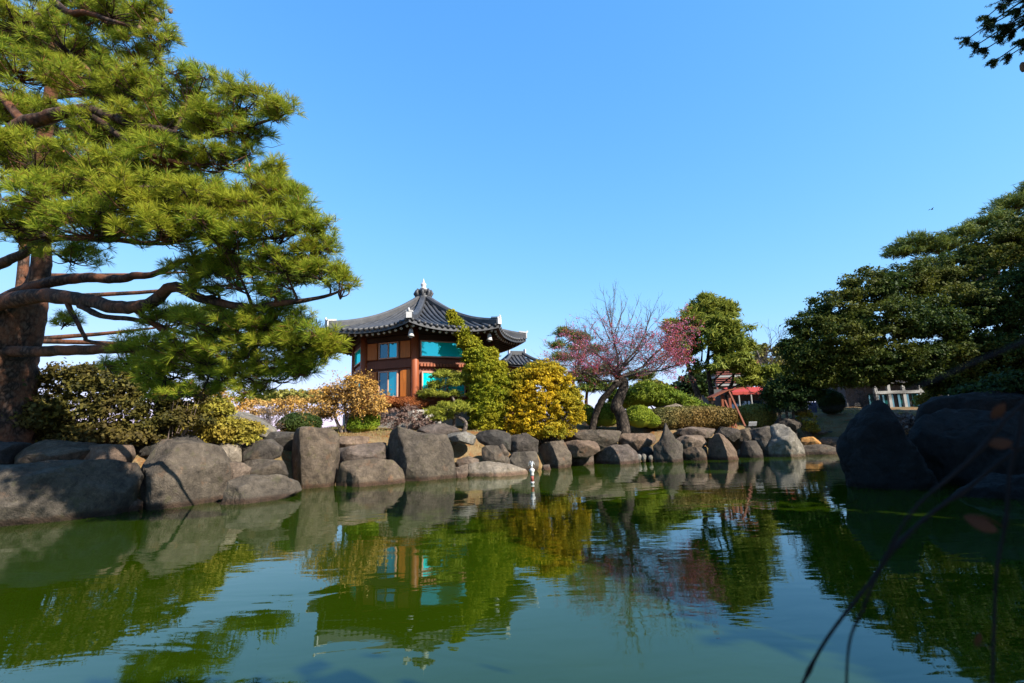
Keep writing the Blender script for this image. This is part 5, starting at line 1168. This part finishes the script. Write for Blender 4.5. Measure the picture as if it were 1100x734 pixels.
# ------------------------------------------------------------------ trees behind the middle
def conifer():
    rg = np.random.default_rng(31); Y = 34.5; base = at(760, 446, Y); base[2] = g1(base[0], Y)-0.1
    root = empty('conifer_tree', base, 'tall bushy conifer with several dark trunks, right of the plum tree', 'tree')
    for k, pp in enumerate([[(752, 446), (750, 425), (742, 402), (736, 372), (748, 345)], [(764, 446), (764, 420), (760, 390), (765, 335)], [(776, 446), (780, 425), (788, 405), (786, 370)]]):
        b = MB(); pts = [at(px, py, Y+0.3*k) for px, py in pp]; pts[0][2] = base[2]; limb(b, pts, 0.27-0.04*k, 0.05, 18, 9, 0.1, k, 0.06); b.build('trunk', M['bark_dark'], root)
    bl = [blob(px, py, rx, ry, Y+dy) for px, py, rx, ry, dy in [(768, 330, 20, 12, 0), (745, 345, 22, 14, 0), (775, 350, 24, 16, -.6), (735, 362, 16, 13, 0), (793, 358, 14, 12, 0), (755, 368, 28, 15, -.8), (785, 378, 22, 14, -.5), (742, 384, 16, 12, -.4), (765, 392, 24, 11, -.8), (797, 396, 16, 9, -.4), (816, 402, 18, 8, -.4), (832, 400, 12, 7, -.2), (725, 352, 11, 9, 0), (800, 372, 12, 11, 0), (726, 372, 11, 9, 0), (775, 335, 18, 12, 0), (752, 332, 16, 11, 0), (765, 355, 26, 18, -.9), (780, 365, 20, 14, -1), (748, 352, 18, 14, -.5), (790, 388, 18, 10, -.9), (735, 375, 14, 11, -.6), (805, 410, 16, 6, -.6), (760, 322, 9, 7, 0)]]
    b = MB()
    for bb in bl: crown(b, [bb], 0.30, int(24+bb[3]*bb[5]*25), 26, rg, rc=0.34, aspect=0.16, spray=True, inner=0.5, low=-0.8, drop=0.25)
    b.build('crown', M['leaf_conifer'], root)
    b = MB()
    for bb in bl:
        c = np.array(bb[:3]); s = at(764, 446+(bb[2] < 0), Y); s = np.array([base[0]+(c[0]-base[0])*0.35, Y, max(base[2]+1.5, c[2]-1.2)]); limb(b, [s, (s+c)/2, c], 0.07, 0.02, 8, 5, 0.1)
    b.build('branch', M['bark_dark'], root)
conifer()
def far_pine(name, label, pads, trunk, r, Y, group=None, seed=0, leaf=0.26, mat='needle_far', dens=0.10, rc=0.3):
    rg = np.random.default_rng(seed+4000); s = trunk[0].copy(); s[2] = g1(s[0], s[1])-0.1; trunk[0] = s
    root = empty(name, s, label, 'pine tree', group); b = MB(); P, R = limb(b, trunk, r, r*0.3, 20, 8, 0.1, seed, 0.08); b.build('trunk', M['bark_pine'], root)
    fb_ = MB(); lb = MB()
    for pd in pads:
        bb = blob(*pd[:4], Y+(pd[4] if len(pd) > 4 else 0)); c = np.array(bb[:3]); i = np.argmin(np.linalg.norm(P-c, axis=1)); limb(lb, [P[i], (P[i]+c)/2-[0, 0, 0.1], c], r*0.4, 0.02, 8, 6, 0.1, 1, 0.05)
        for _ in range(4):
            e = c+unit(rg.normal(size=3))*np.array(bb[3:])*0.8; limb(lb, [c, (c+e)/2, e], 0.025, 0.01, 5, 4)
        crown(fb_, [bb], leaf, int(12+pd[2]*pd[3]*dens), 30, rg, rc=rc, aspect=0.09, spray=True, inner=0.3, low=-0.35, drop=0.0)
    lb.build('branch', M['bark_pine'], root); fb_.build('crown', M[mat], root); return root
far_pine('pine_tree', 'small far pine with flat tufts behind the plum tree\'s left side', [(608, 358, 17, 7), (625, 364, 12, 6), (598, 372, 11, 6), (620, 374, 14, 6), (604, 385, 20, 7), (640, 378, 12, 7)], [at(618, 440, 33), at(616, 410, 33), at(622, 385, 33), at(612, 356, 33)], 0.14, 33, None, 1)
far_pine('pine_tree', 'green bushy pine mass low behind the golden shrub\'s top', [(590, 398, 16, 9), (572, 400, 14, 9), (625, 405, 18, 10), (650, 400, 20, 10), (640, 418, 24, 12), (690, 405, 18, 8)], [at(630, 450, 31), at(630, 430, 31), at(632, 410, 31)], 0.16, 31, None, 2, dens=0.16)
def bare_tree(name, label, px, py, Y, hpx, seed, r=0.12, group=None, mat='bark_grey'):
    rg = np.random.default_rng(seed+70); c = at(px, py, Y); z = g1(c[0], Y)-0.1; h = hpx*mpp(Y); root = empty(name, (c[0], Y, z), label, 'tree', group)
    b = MB(); s = np.array([c[0], Y, z]); P, _ = limb(b, [s, s+[0.1, 0, h*0.3], s+[rg.normal()*0.2, 0, h*0.75]], r, r*0.4, 12, 7, 0.1, seed, 0.05); b.build('trunk', M[mat], root)
    b = MB()
    for k in range(12): twig_tree(b, P[rg.integers(4, 12)], np.array([rg.normal(), rg.normal(), 0.7]), h*rg.uniform(0.22, 0.38), r*0.35, rg, 3, 0.2, (2, 4), 0.7, None, 4)
    b.build('branch', M[mat], root)
bare_tree('bare_tree', 'leafless grey tree left of the large dark evergreen, behind the conifer\'s right branches', 822, 440, 40, 84, 1, 0.16)
for k, (lab, bl, Y, mat) in enumerate([
    ('dark round far tree seen under the plum tree\'s right twigs', [(745, 415, 14, 16), (733, 424, 12, 12)], 44, 'leaf_dark'),
    ('low brownish far tree between the juniper mound and the conifer trunks', [(725, 424, 18, 8), (700, 418, 14, 8)], 52, 'leaf_olive'),
    ('far grey-green tree rising behind the red awning building', [(830, 385, 22, 18), (850, 400, 22, 16), (812, 408, 16, 10)], 60, 'leaf_olive'),
    ('far dark tree standing behind the glazed house', [(930, 392, 30, 26), (905, 405, 24, 18), (960, 400, 26, 20)], 58, 'leaf_dark'),
    ('far dark tree right of the glazed house at the picture edge', [(1040, 390, 36, 30), (1085, 395, 40, 34)], 56, 'leaf_dark'),
    ('far olive tree low behind the pavilion\'s left side', [(300, 428, 30, 8), (335, 428, 20, 7)], 62, 'leaf_olive')]):
    simple_tree('distant_tree', lab, 'tree', sh(bl, Y), mat, 0.34, 70, 18, trunk_r=(0.22, 0.06), group='distant trees behind the garden', seed=20+k, rc=0.6, limbs=True)

# dark lens-shaped tree by the streaked stone
def lens():
    rg = np.random.default_rng(41); Y = 25.6; base = at(846, 455, Y); base[2] = g1(base[0], Y)-0.05
    root = empty('lens_tree', base, 'dark clipped tree with a flat lens-shaped crown above the tall streaked stone', 'tree')
    bl = sh([(848, 424, 28, 15), (835, 422, 18, 13), (866, 424, 18, 12), (850, 412, 20, 9), (846, 436, 20, 7)], Y)
    b = MB()
    for bb in bl: crown(b, [bb], 0.10, int(60+bb[3]*bb[5]*60), 26, rg, rc=0.22, low=-0.8, inner=0.5, drop=0.0)
    b.build('crown', M['leaf_dark'], root)
    for px in (838, 846, 853):
        b = MB(); s = np.array([at(px, 455, Y)[0], Y, base[2]]); limb(b, [s, at(px-1, 440, Y), at(px+2, 420, Y)], 0.09, 0.03, 12, 7, 0.1, px, 0.04); b.build('trunk', M['bark_grey'], root)
lens()
# the large broad evergreen on the right
def big_tree():
    rg = np.random.default_rng(51); Y = 25.5; base = at(1062, 452, Y); base[2] = g1(base[0], Y)-0.1
    root = empty('broad_evergreen', base, 'large spreading dark evergreen with a low broad crown, covering the right side', 'tree')
    b = MB(); P, R = limb(b, [base, at(1058, 425, Y), at(1045, 395, Y), at(1035, 350, Y), at(1050, 300, Y)], 0.42, 0.14, 22, 12, 0.12, 5, 0.08); b.build('trunk', M['bark_dark'], root)
    bl = [(905, 330, 34, 26, 0), (935, 312, 36, 26, 0), (970, 305, 36, 24, .5), (1005, 305, 36, 26, .8), (1040, 290, 40, 28, 1), (1080, 270, 44, 36, 1), (1120, 255, 44, 44, 1),
          (875, 352, 26, 20, 0), (860, 378, 24, 18, 0), (880, 385, 30, 20, -.5), (855, 402, 20, 14, 0), (910, 365, 38, 24, -1), (950, 345, 40, 28, -1.2), (995, 345, 42, 30, -1.5), (1040, 335, 44, 34, -1.5), (1085, 325, 46, 40, -1.5), (1130, 320, 50, 50, -1),
          (915, 395, 34, 18, -.8), (955, 385, 40, 22, -1.4), (1000, 385, 42, 20, -1.8), (1045, 380, 44, 24, -2), (1090, 375, 46, 26, -2), (1130, 390, 46, 34, -2), (890, 408, 26, 11, -.5), (930, 408, 26, 9, -1), (1085, 405, 34, 14, -1.5), (1045, 402, 26, 11, -1.8), (1000, 404, 32, 11, -2), (960, 402, 28, 9, -1.5), (1075, 418, 40, 16, -2.2), (1030, 416, 26, 9, -2.0)]
    bb = [blob(px, py, rx, ry, Y+dy) for px, py, rx, ry, dy in bl]
    b = MB()
    for q in bb: crown(b, [q], 0.095, int(50+q[3]*q[5]*58), 30, rg, rc=0.30, low=-0.9, inner=0.5, drop=0.12)
    b.build('crown', M['leaf_big'], root)
    b = MB()
    for q in bb:
        c = np.array(q[:3]); i = np.argmin(np.linalg.norm(P-c, axis=1)+np.where(P[:, 2] > c[2]-0.2, 1.5, 0)); i = max(i, 5)
        limb(b, [P[i], (P[i]+c)/2-[0, 0, 0.15], c], 0.09, 0.02, 10, 6, 0.1, 3, 0.08)
        for _ in range(6):
            e = c+unit(rg.normal(size=3))*np.array(q[3:])*0.85; limb(b, [c, (c+e)/2, e], 0.022, 0.006, 6, 4, 0, 2, 0.05)
    b.build('branch', M['bark_dark'], root)
big_tree()
far_pine('pine_tree', 'pine with layered flat pads rising above the large dark evergreen on the right', [(985, 262, 30, 10), (1010, 268, 28, 9), (968, 272, 20, 8), (1035, 255, 28, 12), (1065, 240, 30, 12), (1090, 222, 30, 12), (1105, 250, 30, 14), (1120, 205, 30, 14), (1000, 284, 24, 8), (1050, 275, 30, 10)],
         [at(1090, 440, 31), at(1085, 360, 31), at(1070, 300, 31), at(1100, 210, 31)], 0.3, 31, None, 5, leaf=0.26, dens=0.16, rc=0.32)

far_pine('pine_tree', 'added pine hidden behind the large old pine, put there to fill the pond reflection', [(40, 60, 70, 40), (120, 95, 62, 32), (210, 128, 50, 20), (70, 190, 90, 34), (180, 205, 80, 32), (270, 225, 40, 16), (225, 345, 50, 18), (295, 368, 36, 12), (110, 20, 50, 26), (30, 130, 60, 30), (140, 150, 60, 26), (250, 290, 46, 14), (320, 300, 30, 9)],  # extra pine, added so that its reflection fills the water bottom left
         [at(-20, 480, 22), at(10, 400, 22), at(30, 250, 22), at(60, 40, 22)], 0.35, 22, None, 9, leaf=0.26, dens=0.10, rc=0.34)

# fir whose branch tips hang into the top right corner
def fir():
    rg = np.random.default_rng(61); base = np.array([10.6, 3.2, 0.0]); base[2] = g1(base[0], base[1])-0.1
    root = empty('fir_tree', base, 'tall fir whose drooping dark branch tips reach into the top right corner', 'tree')
    b = MB(); P, R = limb(b, [base, base+[0, 0.1, 5], base+[-0.1, 0, 10], base+[0, 0, 14]], 0.32, 0.06, 24, 10, 0.08, 1, 0.05); b.build('trunk', M['bark_dark'], root)
    fm = MB(); bm_ = MB()
    tips = [at(1041, 41, 7.6), at(1050, 48, 7.4), at(1058, 18, 7.6), at(1062, 30, 7.3), at(1072, 64, 7.4), at(1058, 52, 7.5), at(1080, 8, 7.5), at(1078, 40, 7.2), at(1085, 60, 7.2), at(1092, 22, 7.2)]
    near = list(tips)
    for k in range(90):
        a = rg.uniform(0, 2*np.pi); z = rg.uniform(5.4, 13.6); rl = (14.6-z)*0.42+0.5
        tips.append(base*[1, 1, 0]+np.array([math.cos(a)*rl, math.sin(a)*rl, z-0.5]))
    for n_, e in enumerate(tips):
        if n_ >= len(near) and e[0] < 1.02*e[1]+1.4: continue
        i = np.argmin(np.abs(P[:, 2]-(e[2]+(0.35 if n_ < len(near) else 0.9)))); s = P[i]
        Q, _ = limb(bm_, [s, (s+e)/2+[0, 0, 0.15], e], 0.05, 0.008, 14, 5, 0.1, n_, 0.05)
        for q in (np.linspace(0.5, 1, 46) if n_ < len(near) else np.linspace(0.3, 1, 22)):
            c = Q[min(13, int(q*13.5))]; d = unit(e-s); side = unit(np.cross(d, [0, 0, 1]))
            for sg in (-1, 1):
                if n_ >= len(near) and rg.random() < 0.35: continue
                l = ((0.9*(1.05-q)+0.10) if n_ < len(near) else (0.75*(1.12-q)+0.10))*rg.uniform(0.5, 1.1); t = c+(side*sg*0.8+d*0.6+np.array([0, 0, -0.15])+rg.normal(size=3)*0.22)*l
                m = 60 if n_ < len(near) else 14; pp = c+(t-c)*np.linspace(0.05, 1, m)[:, None]+rg.normal(size=(m, 3))*0.012
                V, F = quads(pp, rg.normal(size=(m, 3))+[0, 0, 0.6], 0.065 if n_ < len(near) else 0.16, 0.010 if n_ < len(near) else 0.07, rg, along=(t-c)+rg.normal(size=(m, 3))*np.linalg.norm(t-c)*0.7); fm.add(V, F, 0, False)
                tube(bm_, [c, t], [0.006, 0.003], 3)
    bm_.build('branch', M['bark_dark'], root); fm.build('crown', M['leaf_dark'], root)
    b = MB(); c = at(1099, 72, 7.4); lathe(b, [(0, -0.09), (0.03, -0.08), (0.045, -0.03), (0.04, 0.04), (0.02, 0.08), (0, 0.09)], c, 10); b.build('cone', M['cone'], root)
fir()
# unseen evergreens added to cast shade on the right bank, big tree, water and twigs
for k, (x, y, zc, rr, lab) in enumerate([(19.2, 11.4, 6.6, 3.0, 'round unseen evergreen added for shade on the right bank behind the wide dark boulder'), (16.2, 7.0, 6.0, 3.6, 'dense unseen evergreen added on the right bank to shade the boulders beside it'), (31.0, 19.5, 8.0, 5.0, 'tall dense unseen evergreen added to shade the large spreading tree, beyond the right picture edge'), (3.7, -1.9, 4.2, 1.2, 'small dense evergreen added to shade the foreground twigs, unseen behind and right of the viewer'), (12.6, 0.2, 6.5, 3.2, 'dense unseen evergreen added to shade the near water, right bank behind the foreground twigs')]):
    bl = [(x+dx*rr, y+dy*rr, zc+dz*rr, rr*0.62, rr*0.62, rr*0.5) for dx, dy, dz in [(0, 0, 0.6), (-.5, 0, 0), (.5, .1, 0), (0, .55, .1), (0, -.55, .1), (-.3, .3, .5), (.2, -.2, -.45), (-.3, -.3, -.35)]]
    simple_tree('added_shade_evergreen', lab, 'tree', bl, 'leaf_dark', 0.24, 170, 18, trunk_r=(0.26, 0.1), seed=40+k, rc=0.5)

# ------------------------------------------------------------------ small things: fountain spout, twigs in front, bird, grass
def spout():
    c = at_z(572, 520, 0.0); root = empty('fountain_spout', (c[0], c[1], 0.0), 'small white and rust fountain spout standing in the pond before the grey block', 'fountain'); k = mpp(c[1])
    b = MB(); lathe(b, [(0.0, -0.3), (0.045, -0.3), (0.045, 0.02), (0.06, 0.03), (0.06, 0.07), (0.0, 0.07)], (c[0], c[1], 0), 12); b.build('float_base', M['white'], root)
    b = MB(); lathe(b, [(0.0, 0.07), (0.045, 0.07), (0.05, 0.24), (0.0, 0.24)], (c[0], c[1], 0), 12); b.build('rust_collar', M['red_wood'], root)
    b = MB(); lathe(b, [(0.0, 0.24), (0.05, 0.245), (0.06, 0.29), (0.05, 0.33), (0.075, 0.37), (0.085, 0.43), (0.04, 0.47), (0.0, 0.47)], (c[0], c[1], 0), 14); b.build('nozzle', M['white'], root)
    rg = np.random.default_rng(3)
    b = MB()
    for q in range(7):
        a = rg.uniform(0, 6.28); t = np.array([math.cos(a)*0.14, math.sin(a)*0.14, 0]); p = np.array([c[0], c[1], 0.46]); h = rg.uniform(0.12, 0.3)
        tube(b, smooth_path([p, p+t*0.3+[0, 0, h], p+t*0.8+[0, 0, h*0.6]], 8), [0.012, 0.011, 0.010, 0.009, 0.008, 0.006, 0.005, 0.004], 5)
    b.build('water_jet', M['jet'], root)
T = NT('falling_water'); g_ = T.n('ShaderNodeBsdfGlass'); g_.inputs['IOR'].default_value = 1.33; g_.inputs['Roughness'].default_value = 0.15
d_ = T.n('ShaderNodeBsdfDiffuse'); d_.inputs['Color'].default_value = (0.8, 0.82, 0.84, 1); mx = T.n('ShaderNodeMixShader'); mx.inputs[0].default_value = 0.5
T.l(g_.outputs[0], mx.inputs[1]); T.l(d_.outputs[0], mx.inputs[2]); T.l(mx.outputs[0], T.out.inputs[0]); M['jet'] = T.m
spout()

M['leaf_dry'] = foliage_mat('dry_brown_leaf', (0.035, 0.013, 0.008), (0.055, 0.02, 0.009), (0.085, 0.03, 0.012), 0.2)
def front_twigs():
    base = np.array([2.3, 0.5, 0.0]); base[2] = g1(base[0], base[1])
    root = empty('foreground_shrub', base, 'thin dark leafless twigs with withered leaves, close in front at the bottom right', 'shrub')
    lines = []
    def tw(pp, r0, r1, bud=()):
        b = MB(); P = smooth_path(pxpath(pp), 40); R = np.linspace(r0, r1, 40)
        P = P+0.004*np.stack([vnoise(P*14, 1), vnoise(P*14, 2), vnoise(P*14, 3)], -1)
        for q in bud: R = R*(1+0.7*np.exp(-((np.arange(40)-q)/0.9)**2))
        tube(b, P, R, 8, 0, 0.06, True, 5); b.build('twig', M['twig_dark'], root); lines.append(P)
    tw([(1180, 430, 1.0), (1100, 480, 1.0), (1040, 525, 1.0), (985, 566, 1.0), (925, 640, 1.0), (872, 715, 1.0), (850, 760, 1.0)], 0.0042, 0.0024, (14, 21, 33))
    tw([(1170, 380, 0.85), (1100, 428, 0.85), (1045, 490, 0.85), (985, 545, 0.86), (940, 620, 0.9), (915, 690, 0.95), (908, 770, 0.95)], 0.0034, 0.0018, (12, 24))
    tw([(1098, 440, 0.9), (1085, 510, 0.9), (1078, 570, 0.9), (1068, 640, 0.9), (1066, 770, 0.9)], 0.003, 0.0022, (18,))
    tw([(1180, 320, 0.6), (1090, 372, 0.6), (1010, 405, 0.6), (920, 435, 0.6), (830, 440, 0.6)], 0.003, 0.001)
    s = at(1180, 430, 1.0); b = MB(); limb(b, [base-[0, 0, 0.05], base+[0.1, 0.05, 0.7], s], 0.016, 0.009, 16, 8); limb(b, [base+[0.1, 0.05, 0.7], at(1180, 360, 0.85)], 0.010, 0.0065, 8, 6); limb(b, [base+[0.1, 0.05, 0.7], at(1180, 320, 0.6)], 0.010, 0.0045, 8, 6); b.build('stem', M['twig_dark'], root)
    rg = np.random.default_rng(8)
    for px, py, Y, l, ang in ((1056, 562, 0.9, 0.05, -0.5), (1074, 442, 0.85, 0.032, 0.9), (1076, 476, 0.9, 0.036, 0.1), (1052, 688, 0.95, 0.026, 1.3)):
        c = at(px, py, Y); n = 9; V = []
        t = np.array([math.cos(ang), -0.25, math.sin(ang)]); s_ = unit(np.cross(t, [0.2, -1, 0.3])); nn = np.cross(t, s_)
        for i in range(n):
            u = i/(n-1); w = 0.28*l*math.sin(math.pi*min(1, u*0.97+0.03))**0.8
            for sg in (-1, 0, 1): V.append(c+t*l*(u-0.5)+s_*w*sg+nn*(0.25*w*abs(sg)+0.18*l*(u-0.5)**2*2))
        i = np.arange(n-1)[:, None]; j = np.arange(2)[None]; b = MB(); b.add(np.array(V), np.stack([i*3+j, i*3+j+1, i*3+j+4, i*3+j+3], -1).reshape(-1, 4)); allp = np.concatenate(lines); e = c-t*l*0.5; q = allp[np.argmin(np.linalg.norm(allp-c, axis=1))]; tube(b, smooth_path([q, (q+e)/2+[0, 0, 0.008], e], 7), 0.0011, 5); b.build('withered_leaf', M['leaf_dry'], root)
front_twigs()

shrub('shade_shrub', 'dark leafy shrub in deep shade on top of the right bank boulders', sh([(1050, 424, 26, 10), (1085, 416, 30, 16), (1120, 420, 30, 18)], 15.2), 'leaf_dark', 0.08, 90, 22, None, 71, rc=0.22, stems=4)
def bird():
    c = at(1001, 225, 30.0); mb = MB(); k = 0.11
    lathe(mb, [(0, -0.9*k), (0.18*k, -0.5*k), (0.30*k, 0), (0.22*k, 0.5*k), (0.12*k, 0.75*k), (0, 0.95*k)], (0, 0, 0), 10)
    V = mb.V[0]; mb.V[0] = np.stack([V[:, 2], V[:, 1], V[:, 0]*0.9], 1)+c
    for sg in (-1, 1):
        mb.add(np.array([[0.35, 0, 0.1], [-0.35, 0, 0.1], [-0.45, sg*1.0, 0.45], [0.15, sg*1.1, 0.5], [-0.55, sg*2.1, 0.25], [-0.25, sg*2.0, 0.3]])*k+c, np.array([[0, 1, 2, 3], [3, 2, 4, 5]]), 0, False)
    mb.add(np.array([[-0.8, 0.12, 0], [-0.8, -0.12, 0], [-1.5, -0.3, 0.05], [-1.5, 0.3, 0.05]])*k+c, np.array([[0, 1, 2, 3]]), 0, False)
    tag(mb.build('bird', M['twig_dark']), 'tiny dark bird flying in the sky above the layered pine on the right', 'bird')
bird()

def grass():
    rg = np.random.default_rng(90)
    n = 90000; X = rg.uniform(-17, 21, n); Y = rg.uniform(9, 34, n); sd = pond_sd(X, Y); Z = gz(X, Y)
    cl = fbm(np.stack([X*0.9, Y*0.9, X*0], -1), 12, 3)
    ok = (sd > 0.75) & (cl > -0.05) & (Z > 0.9); X, Y, Z = X[ok], Y[ok], Z[ok]; m = len(X)
    a = rg.uniform(0, 2*np.pi, m); l = rg.uniform(0.05, 0.17, m); d = np.stack([np.cos(a)*0.5, np.sin(a)*0.5, np.ones(m)], -1); s = np.stack([-np.sin(a), np.cos(a), 0*a], -1)*0.009
    B = np.stack([X, Y, Z-0.01], -1); V = np.stack([B-s, B+s, B+d*l[:, None]], 1).reshape(-1, 3)
    mb = MB(); mb.add(V, np.arange(3*m).reshape(m, 3), 0, False)
    M['grass'] = foliage_mat('dry_grass_blades', (0.16, 0.15, 0.035), (0.32, 0.26, 0.09), (0.46, 0.36, 0.16), 0.3, (0.14, 0.17, 0.03), 0.7)
    tag(mb.build('dry_grass', M['grass'], origin=(0, 0, 0)), kind='stuff')
    n = 60000; X = rg.uniform(-17, -2, n); Y = rg.uniform(11, 21, n); sd = pond_sd(X, Y); ok = (sd > -0.1) & (fbm(np.stack([X*1.3, Y*1.3, X*0], -1), 31, 3) > -0.1); X, Y = X[ok], Y[ok]; Z = gz(X, Y); m = len(X)
    a = rg.uniform(0, 2*np.pi, m); d = np.stack([np.cos(a), np.sin(a), rg.normal(size=m)*0.15], -1)*0.06; s = np.stack([-np.sin(a), np.cos(a), 0*a], -1)*0.004
    B = np.stack([X, Y, Z+rg.uniform(0.004, 0.03, m)], -1); V = np.stack([B-d-s, B-d+s, B+d], 1).reshape(-1, 3); mb = MB(); mb.add(V, np.arange(3*m).reshape(m, 3), 0, False)
    M['litter'] = foliage_mat('fallen_needles', (0.22, 0.07, 0.02), (0.36, 0.13, 0.035), (0.48, 0.22, 0.07), 0.15)
    tag(mb.build('pine_litter', M['litter'], origin=(0, 0, 0)), kind='stuff')
grass()
